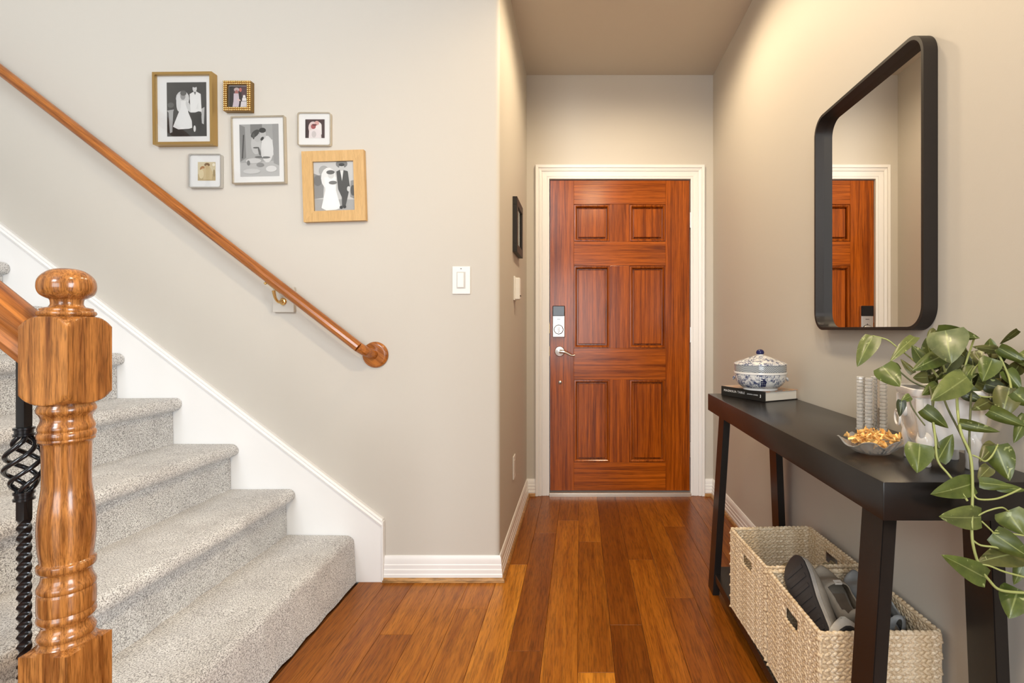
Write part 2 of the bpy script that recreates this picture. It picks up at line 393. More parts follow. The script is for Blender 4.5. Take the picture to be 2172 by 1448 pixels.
# baseboards -----------------------------------------------------------
BP = [(0, .018), (.015, .018), (.0155, .030), (.013, .034), (.0135, .050), (.0105, .054), (.0115, .070), (.009, .074), (.0095, .090), (.0075, .100), (.004, .108), (0, .109)]
SP = [(0, 0.0005), (.026, 0.0005), (.025, .009), (.020, .016), (.014, .0185), (0, .0185)]
def along(prof, p0, p1, nrm, name, mat, e0=0.0, e1=0.0):
    p0 = Vector((*p0, 0)); p1 = Vector((*p1, 0)); d = (p1-p0).normalized(); n = Vector((*nrm, 0)); L = (p1-p0).length
    def fn(a, b, t): # mitre by e0/e1 per depth
        tt = (t*L) + (a*e0 if t == 0 else a*e1)
        q = p0 + d*tt + n*a; return (q.x, q.y, b)
    return struct(MB().prism(prof, fn, 0, 1).build(name, mat, smooth=25))
XS = -0.849
for prof, nm, mt in ((BP, 'baseboard_', M['white']), (SP, 'trim_', M['shoe_mould'])):
    names = ['left', 'hall', 'door_left', 'door_right', 'right'] if nm == 'baseboard_' else ['1', '2', '3', '4', '5']
    along(prof, (XS+0.001, YL), (XH, YL), (0, -1), nm+names[0], mt, 0, 1)
    along(prof, (XH, YL), (XH, YD), (1, 0), nm+names[1], mt, -1, -1)
    along(prof, (XH, YD), (-0.290, YD), (0, -1), nm+names[2], mt, 1, 0)
    along(prof, (0.812, YD), (XR, YD), (0, -1), nm+names[3], mt, 0, -1)
    along(prof, (XR, YD), (XR, 0.56), (-1, 0), nm+names[4], mt, 1, 0)

# door casing ----------------------------------------------------------
CP = [(0, 0), (0, .010), (.007, .013), (.012, .013), (.0125, .008), (.016, .008), (.0165, .012), (.044, .015), (.045, .010), (.049, .010), (.050, .017), (.064, .021), (.066, .015), (.070, .015), (.071, .024), (.086, .026), (.090, .022), (.090, 0)]  # across, out
def cas(name, kind):
    b = MB(); zi = DZ; n = len(CP)
    # b.prism with mitred ends
    if kind == 'top':
        def fn(a, o_, t): return ((DX0-a if t == 0 else DX1+a), YD-o_, zi+a)
        b.prism(CP, fn, 0, 1)
    else:
        sg, xi = (-1, DX0) if kind == 'left' else (1, DX1)
        def fn(a, o_, t): return (xi+sg*a, YD-o_, 0.0015 if t == 0 else zi+a)
        b.prism(CP, fn, 0, 1)
    return struct(b.build(name, M['white'], smooth=25))
cas('trim_6', 'left'); cas('trim_7', 'right'); cas('trim_8', 'top')
jb = MB(); jb.box(DX0-0.018, DX0, YD, YD+0.13, 0.0, DZ); jb.box(DX1, DX1+0.018, YD, YD+0.13, 0.0, DZ); jb.box(DX0-0.018, DX1+0.018, YD, YD+0.13, DZ, DZ+0.018)
struct(jb.build('trim_9', M['white']))

# front door -----------------------------------------------------------
YF = YD+0.004; YB = YF+0.044
dr = bpy.data.objects.new('door_1', None); C.objects.link(dr); dr.location = (0.262, YF, 0); dr['kind'] = 'structure'; ORG[dr.as_pointer()] = Vector(dr.location)
dl, drt, db, dt = -0.195, 0.719, 0.030, 2.062
px0, px1, px2, px3 = -0.040, 0.196, 0.325, 0.562
rows = [(1.661, 1.905), (0.962, 1.503), (0.215, 0.757)]
bvd = 0.0012
MB().box(dl, px0, YF, YB, db, dt, bvd).build('stile', M['door_v'], dr); MB().box(px3, drt, YF, YB, db, dt, bvd).build('stile', M['door_v'], dr)
for z0, z1 in ((db, rows[2][0]), (rows[2][1], rows[1][0]), (rows[1][1], rows[0][0]), (rows[0][1], dt)):
    MB().box(px0+.0003, px3-.0003, YF+0.0002, YB, z0, z1, bvd).build('rail', M['door_h'], dr)
for z0, z1 in rows:
    MB().box(px1, px2, YF+0.0002, YB, z0+.0003, z1-.0003, bvd).build('mullion', M['door_v'], dr)
    for xa, xb in ((px0, px1), (px2, px3)):
        # moulded border, deep groove and raised field
        b = MB(); steps = [(0.0, 0.0005), (0.0006, 0.009), (0.0042, 0.009), (0.0048, -0.001), (0.011, -0.0015), (0.016, 0.003), (0.0190, 0.009), (0.0195, 0.0260), (0.0290, 0.0260), (0.0296, 0.006), (0.032, 0.0035)]
        vs_ = []; fs = []
        for ins, dep in steps:
            vs_ += [(xa+ins, YF+dep, z0+ins), (xb-ins, YF+dep, z0+ins), (xb-ins, YF+dep, z1-ins), (xa+ins, YF+dep, z1-ins)]
        for i in range(len(steps)-1):
            for k in range(4): a = i*4+k; c = i*4+(k+1) % 4; fs.append([a, c, c+4, a+4])
        k = (len(steps)-1)*4; fs.append([k, k+1, k+2, k+3])
        p = MB().add(vs_, fs); p.box(xa+.001, xb-.001, YF+.0268, YB-.004, z0+.001, z1-.001)
        p.build('panel', M['door_v'], dr, smooth=20)
# hardware
lx0, lx1 = -0.178, -0.098
kp = MB().box(lx0, lx1, YF-0.026, YF, 1.035, 1.240, 0.004).build('deadbolt_lock', M['nickel'], dr)
kp['label'] = 'rectangular nickel deadbolt with a glossy black top'
MB().box(lx0+.0005, lx1-.0005, YF-0.031, YF-0.020, 1.172, 1.2395, 0.004).build('battery_cover', M['blackshiny'], kp)
MB().box(lx0+.028, lx1-.028, YF-0.0265, YF-0.0255, 1.150, 1.154).build('marking', M['greydark'], kp)
b = MB(); b.lathe([(0.029, 0.0), (0.029, 0.006), (0.026, 0.009), (0, 0.009)], n=32)
ring = MB().add([(-0.138+v.x, YF-0.026-v.z, 1.085+v.y) for v in b.v], b.f); ring.build('thumb_rose', M['nickel'], kp, smooth=30)
MB().tube([(-0.138+.0305*math.cos(a), YF-.0262, 1.085+.0305*math.sin(a)) for a in [2*PI*i/28 for i in range(29)]], .0016, 6).build('rose_outline', M['greydark'], kp, smooth=60)
MB().box(-0.143, -0.133, YF-0.058, YF-0.03, 1.066, 1.104, 0.003).build('thumb_turn', M['nickel'], kp)
MB().box(-0.1405, -0.1355, YF-0.0275, YF-0.0255, 1.118, 1.123).build('marking', M['greydark'], kp)
b = MB(); b.lathe([(0.034, 0), (0.034, 0.005), (0.030, 0.011), (0.016, 0.013), (0.013, 0.016), (0.012, 0.045), (0.014, 0.05), (0, 0.052)], n=32)
lv = MB().add([(-0.132+v.x, YF-v.z, 0.942+v.y) for v in b.v], b.f).build('door_handle', M['nickel'], dr, smooth=30)
MB().tube([(-0.132, YF-0.048, 0.942), (-0.105, YF-0.052, 0.941), (-0.075, YF-0.05, 0.928), (-0.052, YF-0.048, 0.917), (-0.030, YF-0.046, 0.919)], [0.011, 0.010, 0.008, 0.0065, 0.0045], 10, smooth=5).build('lever', M['nickel'], lv, smooth=40)
b = MB(); b.lathe([(0.012, 0), (0.012, 0.003), (0.008, 0.006), (0, 0.007)], n=20)
sc_ = MB().add([(-0.130+v.x, YF-v.z, 0.738+v.y) for v in b.v], b.f).build('screw_cap', M['nickel'], dr, smooth=30)
MB().box(-0.139, -0.121, YF-0.0076, YF-0.006, 0.737, 0.739).build('slot', M['greydark'], sc_)
for zc in (1.80, 1.05, 0.30):
    h = MB(); h.tube([(drt+.004, YF-0.006, zc-0.05), (drt+.004, YF-0.006, zc+0.05)], 0.006, 10); h.box(drt-.001, drt+.004, YF-0.004, YF+.02, zc-.05, zc+.05)
    h.build('hinge', M['nickel'], dr, smooth=40)
for zc, hh in ((1.095, 0.035), (0.942, 0.030)): MB().box(DX0-0.001, DX0+0.0012, YF+0.004, YF+0.030, zc-hh, zc+hh).build('strike_plate', M['brass'], dr)

# ---------------------------------------------------------------- staircase
RUN, RISE = 0.2445, 0.1955
st = thing('staircase', 'carpeted staircase climbing left along the pale wall', 'stairs', (-1.6, 1.6, 0))
NS = 11
def nose(n): return -0.980 - RUN*(n-1)
for n in range(1, NS+1):
    zt = 0.2045+RISE*(n-1); xn = nose(n); xb = nose(n)-RUN-0.06; zp = zt-RISE
    pts = [(xb, zt)]
    if n == 1:
        rr = 0.03
        pts += [(xn+0.008-rr+rr*math.sin(a), zt-rr+rr*math.cos(a)) for a in [1.45*i/7 for i in range(8)]]
        pts += [(-0.962, 0.001), (xb, 0.001)]
    else:
        rr = 0.027
        pts += [(xn-rr+rr*math.sin(a), zt-rr+rr*math.cos(a)) for a in [PI*1.05*i/12 for i in range(13)]]
        pts += [(xn-0.036, zt-2*rr-0.006), (xn-0.034, zp-0.0), (xb, zp-0.0)]
    m = 24; b = MB(); vs_ = []; fs = []; k = len(pts)
    yn = 1.032 if n == 1 else 1.09
    for j in range(m+1):
        y = yn+(2.228-yn)*j/m
        for i, (x, z) in enumerate(pts):
            fr_ = 0 < i < k-1
            wob = 0.0025*math.sin(j*1.9+n*3+i*.3)+0.0018*math.sin(j*4.1+n) if fr_ else 0
            vs_.append((x+wob, y, z+wob*0.5 if 0 < i < k-2 else z))
    for j in range(m):
        for i in range(k): a = j*k+i; c = j*k+(i+1) % k; fs.append([a, c, c+k, a+k])
    fs.append(list(range(k))[::-1]); fs.append([m*k+i for i in range(k)])
    s_ = b.add(vs_, fs).build('carpeted_step', M['carpet'], st, smooth=50)
    cp_ = MB()
    if n == 1: cp_.box(xb, -1.016, 0.945, 1.089, 0.001, zt-0.004, 0.003)
    else:
        cp_.box(xb, xn-0.034, 0.945, 1.089, zp, zt-0.03, 0.002)
        rr = 0.014; q = [(xb, zt-0.03)] + [(xn-rr+rr*math.sin(a), zt-0.016+rr*-math.cos(a)) for a in [PI*i/8 for i in range(9)]] + [(xb, zt-0.002)]
        cp_.prism(q, lambda a, c, d: (a, d, c), 0.945, 1.089)
    cp_.build('tread_end', M['white'], s_, smooth=40)['label'] = 'white painted tread end'
# skirt board on the wall
sk = [(XS, 0.0005), (XS, 0.250)]
zs = lambda x: 0.250+(XS-x)*0.7722
skirt = MB().prism([(XS, 0.0005), (XS, 0.246), (-3.9, zs(-3.9)), (-3.9, 0.0005)], lambda a, b, d: (a, d, b), YL-0.018, YL-0.0004)
so = struct(skirt.build('trim_10', M['white']))
dv = Vector((-1, 0, 0.7722)).normalized(); nv = Vector((0.7722, 0, 1)).normalized()
cpm = MB(); prof = [(0, .0005), (0, .024), (.008, .027), (.014, .022), (.020, .024), (.026, .018), (.026, .0005)]
def fn(a, b, d):
    p = Vector((XS, YL-b, 0.238)) + nv*a + dv*d
    if d == 0: p = Vector((XS+0.0, YL-b, 0.238)) + Vector((0, 0, 1))*a*1.263
    return tuple(p)
cpm.prism(prof, fn, 0, 3.8); cpm.build('cap_moulding', M['white'], so, smooth=25)
MB().box(XS-0.002, XS+0.004, YL-0.024, YL-0.0006, 0.0008, 0.262, 0.001).build('end_bead', M['white'], so)

# newel post -----------------------------------------------------------
NX, NY, H2 = -0.966, 0.977, 0.0445
nw = thing('newel_post', 'turned oak newel post with ball finial at the stair foot', 'newel post', (NX, NY, 0))
zz = lambda y: EYE-(y-697)/1126.0
NSEG = 96
def sq(t, R, z): return min(R, H2/max(abs(math.cos(t)), abs(math.sin(t))))
def turned(name, prof, sub=3, square=False):
    P = [Vector((a, b, 0)) for a, b in prof]
    if sub > 1:
        P2, _ = spline(P, [0]*len(P), sub)
    else: P2 = P
    b = MB(); b.lathe([(max(p.x, 0.0005), p.y) for p in P2], NX, NY, NSEG, sq if square else None)
    return b.build(name, M['oak'], nw, smooth=32)
ball = [(0.0, zz(569)), (0.012, zz(569.8)), (0.024, zz(574)), (0.034, zz(583)), (0.0400, zz(594)), (0.0418, zz(606)), (0.0408, zz(617)), (0.0368, zz(626)), (0.0295, zz(632)), (0.0245, zz(635)), (0.0232, zz(640)), (0.0232, zz(646)), (0.026, zz(651))]
turned('ball_finial', ball, 3)
turned('collar', [(0.026, zz(651)), (0.036, zz(654)), (0.0375, zz(657)), (0.0375, zz(659)), (0.0405, zz(661)), (0.042, zz(665)), (0.0405, zz(669)), (0.038, zz(671)), (0.038, zz(673))], 2)
turned('upper_block', [(0.038, 1.1130), (0.0445, 1.1120), (0.047, 1.1105), (0.050, 1.1085), (0.054, 1.1050), (0.058, 1.1005), (0.0630, 1.0935), (0.0632, 1.090), (0.0632, 1.0), (0.0632, 0.972), (0.0630, 0.9695), (0.058, 0.9625), (0.054, 0.958), (0.050, 0.9548), (0.047, 0.953), (0.0445, 0.9515), (0.038, 0.951)], 1, True)
sh = [(0.038, .953), (0.0395, .948), (0.0418, .942), (0.0418, .936), (0.039, .932), (0.0362, .926), (0.0358, .921), (0.0370, .916), (0.0402, .908), (0.0402, .903), (0.0392, .900), (0.0415, .896), (0.0415, .889), (0.0400, .886), (0.0402, .882), (0.0365, .878), (0.0355, .872),
      (0.0350, .850), (0.0346, .820), (0.0350, .795), (0.0372, .775), (0.0395, .755), (0.0410, .735), (0.0415, .715), (0.0405, .690), (0.0388, .672), (0.0372, .660),
      (0.0378, .657), (0.0412, .654), (0.0418, .648), (0.0405, .642), (0.0365, .638), (0.0355, .633), (0.0362, .626), (0.039, .618), (0.0415, .612), (0.0415, .606), (0.0398, .603), (0.0412, .598), (0.0415, .584), (0.0412, .566), (0.0398, .563), (0.0415, .557), (0.0418, .552), (0.039, .547), (0.0358, .542), (0.0355, .537), (0.038, .530), (0.0412, .524), (0.0412, .518), (0.0385, .514), (0.0395, .508), (0.0430, .502), (0.0440, .498)]
turned('turned_shaft', sh, 2)
turned('lower_block', [(0.040, .5045), (0.0445, .504), (0.0630, .4985), (0.0632, .49), (0.0632, .10), (0.0632, 0.0008)], 1, True)

# near handrail --------------------------------------------------------
RP = [(-.029, .0), (-.030, .010), (-.024, .018), (-.022, .026), (-.028, .034), (-.030, .044), (-.026, .054), (-.015, .060), (0, .062), (.015, .060), (.026, .054), (.030, .044), (.028, .034), (.022, .026), (.024, .018), (.030, .010), (.029, 0)]
rd = Vector((-1, 0, 0.80)).normalized(); rn = Vector((0.80, 0, 1)).normalized()
def fn(a, b, d):
    b = b*1.18; base = Vector((-1.0108, NY+a, 1.014))
    if d == 0: return tuple(base + Vector((0, 0, b*1.28)))
    return tuple(base + rd*d + rn*b + Vector((0.0, 0, 0)))
rl = thing('stair_railing', 'moulded oak handrail with black twisted iron balusters, left of the newel post', 'railing', (-1.0108, NY, 0.2))
MB().prism(RP, fn, 0, 2.6).build('handrail', M['rail'], rl, smooth=30)

# iron balusters -------------------------------------------------------
def make_baluster(x, zb, zt_):
    h = 0.0082; zc = zb+0.635; b = MB()
    lv_ = [(zb, 0), (zb+.05, 0)]+[(zb+.05+.482*j/120, 6.5*2*PI*j/120) for j in range(1, 121)]+[(zb+.58, 6.5*2*PI)]
    def bar(lv_):
        vs_ = []; fs = []; n = len(lv_)-1
        for z, a0 in lv_:
            for i in range(8):
                a = a0+PI/4*i+PI/4; rr = h*1.32 if i % 2 == 0 else h*0.98; vs_.append((x+rr*math.cos(a), NY+rr*math.sin(a), z))
        for j in range(n):
            for i in range(8): a = j*8+i; c = j*8+(i+1) % 8; fs.append([a, c, c+8, a+8])
        fs.append(list(range(8))[::-1]); fs.append([n*8+i for i in range(8)])
        return MB().add(vs_, fs)
    t = bar(lv_).build('baluster', M['iron'], rl, smooth=50); t['label'] = 'black twisted iron baluster with a basket'
    bar([(zc+.054, 0), (zt_, 0)]).build('upper_bar', M['iron'], t, smooth=50)
    for z in (zc-0.060, zc+0.061):
        MB().lathe([(0.012, z-0.009), (0.0155, z-0.008), (0.0155, z-0.004), (0.0135, z-0.003), (0.0135, z+.003), (0.0155, z+.004), (0.0155, z+.008), (0.012, z+.009)], x, NY, 24).build('collar', M['iron'], t, smooth=30)
    for k in range(4):
        P = []
        for j in range(13):
            u = j/12; rr = 0.0045+0.0225*math.sin(PI*u)**0.8; a = 2*PI*k/4+u*2*PI*0.95
            P.append((x+rr*math.cos(a), NY+rr*math.sin(a), zc-0.055+0.11*u))
        MB().tube(P, 0.0042, 8, smooth=2).build('basket_rod', M['iron'], t, smooth=60)
    return t
def rail_z(x): return 1.014+0.80*(-1.0108-x)
make_baluster(-1.047, 0.2007, rail_z(-1.047)+0.004)
k = 0; x = -1.047
for n in range(2, 8):
    for dx in (0.055, 0.178):
        x = nose(n)-dx
        zt_n = 0.2045+RISE*(n-1)-0.002
        make_baluster(x, zt_n, rail_z(x)+0.004)

# wall handrail --------------------------------------------------------
YH = 2.170
e0 = Vector((-0.925, YH, 1.012)); dvec = Vector((-1, 0, 0.7735))
wh = thing('wall_handrail', 'round wooden handrail mounted along the stair wall', 'handrail', (-0.885, YL, 0.978))
p1 = e0+dvec*2.6
MB().tube([tuple(e0), tuple(p1)], 0.0215, 14).build('rail', M['rail'], wh, smooth=20)
MB().tube([tuple(e0+dvec.normalized()*0.004), tuple(e0+Vector((.020, .020, -.018))), (-0.889, YL-0.014, 0.980)], [0.0214, 0.0214, 0.0200], 14).build('elbow', M['rail'], wh, smooth=25)
b = MB(); b.lathe([(0.055, 0.0005), (0.056, 0.006), (0.053, 0.012), (0.047, 0.0155), (0.040, 0.016), (0, 0.0165)], n=40)
MB().add([(-0.885+v.x, YL-v.z, 0.978+v.y) for v in b.v], b.f).build('rosette', M['rail'], wh, smooth=35)
bx, bz = -1.276, 1.195
MB().box(bx-0.045, bx+0.045, YL-0.019, YL-0.0005, bz-0.034, bz+0.075, 0.002).build('backing_block', M['wall'], wh)
bk = MB(); bk.ball((bx, YL-0.020, bz+0.012), (0.016, 0.006, 0.016), 14, 8); bk.tube([(bx, YL-0.018, bz+0.012), (bx, YL-0.05, bz+0.008), (bx-0.004, YH+.01, bz+0.024), (bx-0.006, YH, bz+0.055)], [0.007, 0.006, 0.006, 0.007], 10, smooth=4)
bo = bk.build('bracket', M['brass'], wh, smooth=50)
rz = lambda x: e0.z+(e0.x-x)*0.7735
MB().tube([(bx-0.036, YH, rz(bx-0.036)-0.027), (bx+0.022, YH, rz(bx+0.022)-0.027)], 0.0035, 8).build('saddle', M['brass'], bo, smooth=40)
MB().ball((bx-0.040, YH, rz(bx-0.04)-0.034), 0.006, 10, 6).build('screw', M['brass'], bo, smooth=60)

# ---------------------------------------------------------------- wall plates
sw = thing('light_switch', 'white rocker light switch on the pale stair wall', 'light switch', (-0.513, YL, 1.30))
MB().box(-0.552, -0.474, YL-0.006, YL-0.0003, 1.24, 1.36, 0.002).build('plate', M['white2'], sw)
MB().box(-0.533, -0.495, YL-0.0075, YL-0.004, 1.264, 1.336, 0.0008).build('surround', pmat('switch_gap', (0.55, 0.53, 0.50), 0.5), sw)
MB().box(-0.530, -0.501, YL-0.0105, YL-0.005, 1.268, 1.332, 0.002).build('rocker', M['white2'], sw)
MB().box(-0.517, -0.511, YL-0.0066, YL-0.005, 1.348, 1.351).build('indicator', M['greydark'], sw)
hs = thing('switch_box', 'white switch with raised cover on the hall wall below the black frame', 'light switch', (XH, 2.76, 1.30))
MB().box(XH+0.0003, XH+0.008, 2.722, 2.80, 1.240, 1.367, 0.002).build('plate', M['white2'], hs)
rb = MB().box(XH+0.006, XH+0.032, 2.735, 2.787, 1.245, 1.360, 0.004).build('cover', M['white2'], hs)
MB().box(XH+0.031, XH+0.034, 2.745, 2.777, 1.262, 1.268).build('slider', M['greydark'], rb)
ot = thing('wall_outlet', 'white power outlet low on the hall wall', 'outlet', (XH, 2.73, 0.366))
MB().box(XH+0.0003, XH+0.006, 2.692, 2.766, 0.305, 0.425, 0.002).build('plate', M['white2'], ot)
MB().box(XH+0.005, XH+0.008, 2.712, 2.746, 0.33, 0.40, 0.001).build('socket_face', pmat('outlet_face', (0.6, 0.55, 0.5), 0.4), ot)

# ---------------------------------------------------------------- picture frames
def rrect(x0, x1, z0, z1, r, n=5):
    out = []
    for cx, cz, a0 in ((x1-r, z1-r, 0), (x0+r, z1-r, PI/2), (x0+r, z0+r, PI), (x1-r, z0+r, 1.5*PI)):
        for i in range(n+1):
            a = a0+PI/2*i/n; out.append((cx+r*math.cos(a), cz+r*math.sin(a)))
    return out
def ringmesh(b, o, i, y0, y1):
    """frame ring between outlines o and i (same count), from depth y0 (front) to y1 (back)"""
    n = len(o); vs_ = [(x, y0, z) for x, z in o]+[(x, y0, z) for x, z in i]+[(x, y1, z) for x, z in o]+[(x, y1, z) for x, z in i]
    fs = []
    for k in range(n):
        j = (k+1) % n
        fs += [[k, j, n+j, n+k], [2*n+k, 2*n+j, j, k], [n+k, n+j, 3*n+j, 3*n+k], [3*n+k, 3*n+j, 2*n+j, 2*n+k]]
    b.add(vs_, fs); return b
def ell(cx, cy, rx, ry, col, n=14, rot=0.0):
    out = []
    for i in range(n):
        a = 2*PI*i/n; x = rx*math.cos(a); y = ry*math.sin(a); out.append((cx+x*math.cos(rot)-y*math.sin(rot), cy+x*math.sin(rot)+y*math.cos(rot)))
    return (out, col)
def g(v): return (v, v*0.98, v*0.95)
def picture(name, label, x0, x1, z0, z1, depth, fmat, fw, pr, shapes, bg, rad=0.002, rot=0.0, beads=False, mat_=True, segs=False):
    """pr = print rect in fractions of the front (left, right, bottom, top)"""
    cx, cz = (x0+x1)/2, (z0+z1)/2
    t = thing(name, label, 'picture frame', (cx, YL-0.0006, cz), 'framed photos on the stair wall'); t.rotation_euler = (0, -rot, 0)
    hw, hh = (x1-x0)/2, (z1-z0)/2; q = lambda b, nm, m, s=None: b.build(nm, m, t, local=True, smooth=s)
    if segs:   # four mitred wooden members
        for k in range(4):
            o = [(-hw, -hh), (hw, -hh), (hw, hh), (-hw, hh)]; i = [(-hw+fw, -hh+fw), (hw-fw, -hh+fw), (hw-fw, hh-fw), (-hw+fw, hh-fw)]
            j = (k+1) % 4; b = MB()
            b.prism([o[k], o[j], i[j], i[k]], lambda a, c, d: (a, d, c), -depth, 0); q(b, 'frame_member', fmat)
    else:
        b = MB(); ringmesh(b, rrect(-hw, hw, -hh, hh, rad), rrect(-hw+fw, hw-fw, -hh+fw, hh-fw, max(rad-fw*0.5, 0.0008)), -depth, 0); q(b, 'frame', fmat, 30)
    if beads:
        bb = MB(); n = 15
        for k in range(n):
            u = -1+2*(k+0.5)/n
            for rr_ in (0.25, 0.75):
                for a, c in ((u*hw, hh-fw*rr_), (u*hw, -hh+fw*rr_), (-hw+fw*rr_, u*hh), (hw-fw*rr_, u*hh)): bb.ball((a, -depth-.0008, c), 0.0041, 8, 5)
        q(bb, 'beading', pmat('bright_gold', (0.85, 0.60, 0.26), 0.25, 1.0), 60)
    b = MB().box(-hw+fw*0.6, hw-fw*0.6, -depth*0.55, -0.001, -hh+fw*0.6, hh-fw*0.6)
    q(b, 'mat_board' if mat_ else 'backing', M['mat'])
    P0, P1, P2, P3 = (-hw+2*hw*pr[0], -hw+2*hw*pr[1], -hh+2*hh*pr[2], -hh+2*hh*pr[3])
    b = MB(); yy = -depth*0.55-0.0003
    b.add([(P0, yy, P2), (P1, yy, P2), (P1, yy, P3), (P0, yy, P3)], [[0, 1, 2, 3]], bg)
    for k, (pts, col) in enumerate(shapes):
        y = yy-0.00006*(k+1)
        b.add([(P0+(P1-P0)*min(max(u, 0), 1), y, P2+(P3-P2)*min(max(v, 0), 1)) for u, v in pts], [list(range(len(pts)))], col)
    q(b, 'photo_print', M['print'])
    q(MB().box(-hw+fw*0.7, hw-fw*0.7, -depth*0.86-0.001, -depth*0.86, -hh+fw*0.7, hh-fw*0.7), 'glass', M['pane'])
    return t
dress = lambda cx, top, bot, w0, w1, c: ([(cx-w0, top), (cx+w0, top), (cx+w0*0.9, top-(top-bot)*0.4), (cx+w1, bot+0.03), (cx+w1*0.5, bot), (cx-w1*0.5, bot-0.01), (cx-w1, bot+0.04), (cx-w0*0.9, top-(top-bot)*0.4)], c)
s1 = [([(0, 0), (1, 0), (1, .30), (0, .22)], g(.022)), ([(0, .48), (.18, .50), (.16, .46), (.13, .08), (.07, .06), (.04, .44)], g(.42)), ([(.86, .5), (.95, .54), (.93, .22), (.88, .24)], g(.5)), ell(.10, .58, .08, .05, g(.10)),
      ell(.40, .70, .17, .14, g(.62)), dress(.42, .66, .14, .13, .27, g(.80)), ell(.41, .74, .065, .065, g(.30)), ell(.42, .80, .08, .05, g(.10)), ell(.30, .62, .06, .16, g(.72)), ell(.55, .55, .05, .12, g(.62), rot=.5),
      ([(.62, .42), (.88, .42), (.84, .10), (.76, .12), (.75, .36), (.72, .14), (.64, .12)], g(.012)), ([(.58, .78), (.72, .84), (.86, .78), (.88, .45), (.80, .46), (.72, .44), (.60, .44)], g(.82)), ell(.71, .88, .055, .06, g(.66)), ell(.71, .93, .055, .03, g(.03)),
      ([(.68, .82), (.75, .82), (.72, .76)], g(.15)), ([(.73, .5), (.80, .62), (.80, .5)], g(.75)), ell(.70, .14, .03, .06, g(.75)), ell(.38, .145, .06, .012, g(.9))]
picture('picture_frame', 'tall gold frame with a dark wedding photo, bride left and man in white jacket', -1.827, -1.571, 1.878, 2.188, 0.033, M['gold'], 0.011, (.20, .865, .125, .875), s1, g(.030), rot=math.radians(0.6))
s2 = [([(0, 0), (.2, 0), (.22, 1), (0, 1)], (.02, .015, .015)), ([(.60, .55), (1, .5), (1, 1), (.62, 1)], (.10, .05, .06)), ell(.40, .84, .14, .10, (.55, .42, .40)), ell(.40, .70, .10, .12, (.42, .15, .13)), ([(.25, .66), (.50, .66), (.55, .30), (.50, 0), (.18, 0), (.24, .3)], (.62, .52, .56)),
      ell(.60, .83, .07, .10, (.55, .15, .12)), ([(.52, .72), (.66, .70), (.64, .2), (.54, .2)], (.03, .02, .02)), ([(.64, .28), (.98, .28), (.96, 0), (.60, 0)], (.72, .66, .66)), ([(.70, .45), (.90, .45), (.92, .30), (.68, .30)], (.85, .80, .78)), ([(.75, .58), (.85, .58), (.88, .46), (.72, .46)], (.85, .80, .78)), ell(.52, .35, .10, .04, (.75, .55, .5), rot=-.3)]
picture('picture_frame', 'small square beaded gold frame with a cake cutting photo', -1.530, -1.412, 2.024, 2.154, 0.024, pmat('dark_gold', (0.30, 0.18, 0.06), 0.4, 1.0), 0.017, (.15, .85, .15, .85), s2, (.04, .025, .025), beads=True, mat_=False)
s3 = [([(0, 0), (1, 0), (1, .30), (0, .26)], g(.50)), ([(0, .28), (.16, .36), (.14, .95), (0, 1)], g(.24)), ([(.05, .35), (.08, .35), (.12, .8), (.09, .8)], g(.05)), ([(.86, .25), (1, .2), (1, 1), (.84, 1)], g(.34)), ([(.28, .82), (.58, .86), (.58, 1), (.28, 1)], g(.22)),
      ell(.70, .52, .16, .26, g(.72)), ([(.56, .72), (.84, .70), (.86, .40), (.60, .38)], g(.74)), ell(.42, .62, .13, .20, g(.55)), ell(.46, .74, .09, .08, g(.50)), ell(.40, .82, .12, .06, g(.06), rot=.5), ell(.60, .80, .08, .09, g(.55)), ell(.59, .88, .09, .05, g(.04)), ell(.36, .77, .03, .06, g(.10)), ell(.58, .72, .05, .03, g(.05), rot=.6),
      ell(.42, .55, .08, .015, g(.10)), ell(.50, .48, .025, .09, g(.12), rot=.3), ell(.50, .37, .12, .018, g(.15)), ell(.66, .36, .12, .02, g(.18)), ell(.58, .44, .03, .08, g(.70)), ell(.35, .30, .2, .05, g(.62)), ell(.22, .26, .04, .05, g(.18)), ell(.52, .22, .10, .04, g(.28)), ell(.80, .14, .14, .06, g(.72)), ell(.3, .1, .22, .05, g(.60))]
picture('picture_frame', 'thin metal frame with a grey photo of a couple leaning over a table', -1.500, -1.270, 1.715, 2.006, 0.018, M['silver'], 0.005, (.14, .875, .11, .885), s3, g(.40), rad=0.003, rot=math.radians(1.2))
s4 = [([(0, 0), (.14, 0), (.12, 1), (0, 1)], (.05, .03, .03)), ell(.40, .55, .24, .34, (.75, .60, .57)), ell(.66, .45, .24, .42, (.84, .78, .74)), ell(.42, .62, .13, .14, (.38, .10, .10)), ell(.60, .80, .12, .12, (.70, .40, .36)), ell(.48, .70, .12, .05, (.16, .05, .05)), ([(.18, 0), (.84, 0), (.8, .4), (.5, .5), (.2, .4)], (.80, .72, .70)), ell(.45, .2, .12, .18, (.62, .56, .54)), ([(.86, 0), (1, 0), (1, 1), (.84, 1)], (.07, .04, .04))]
picture('picture_frame', 'small white mat frame with rounded thin edge and red toned couple photo', -1.218, -1.074, 1.879, 2.023, 0.014, M['silver'], 0.004, (.22, .80, .24, .80), s4, (.07, .035, .035), rad=0.010)
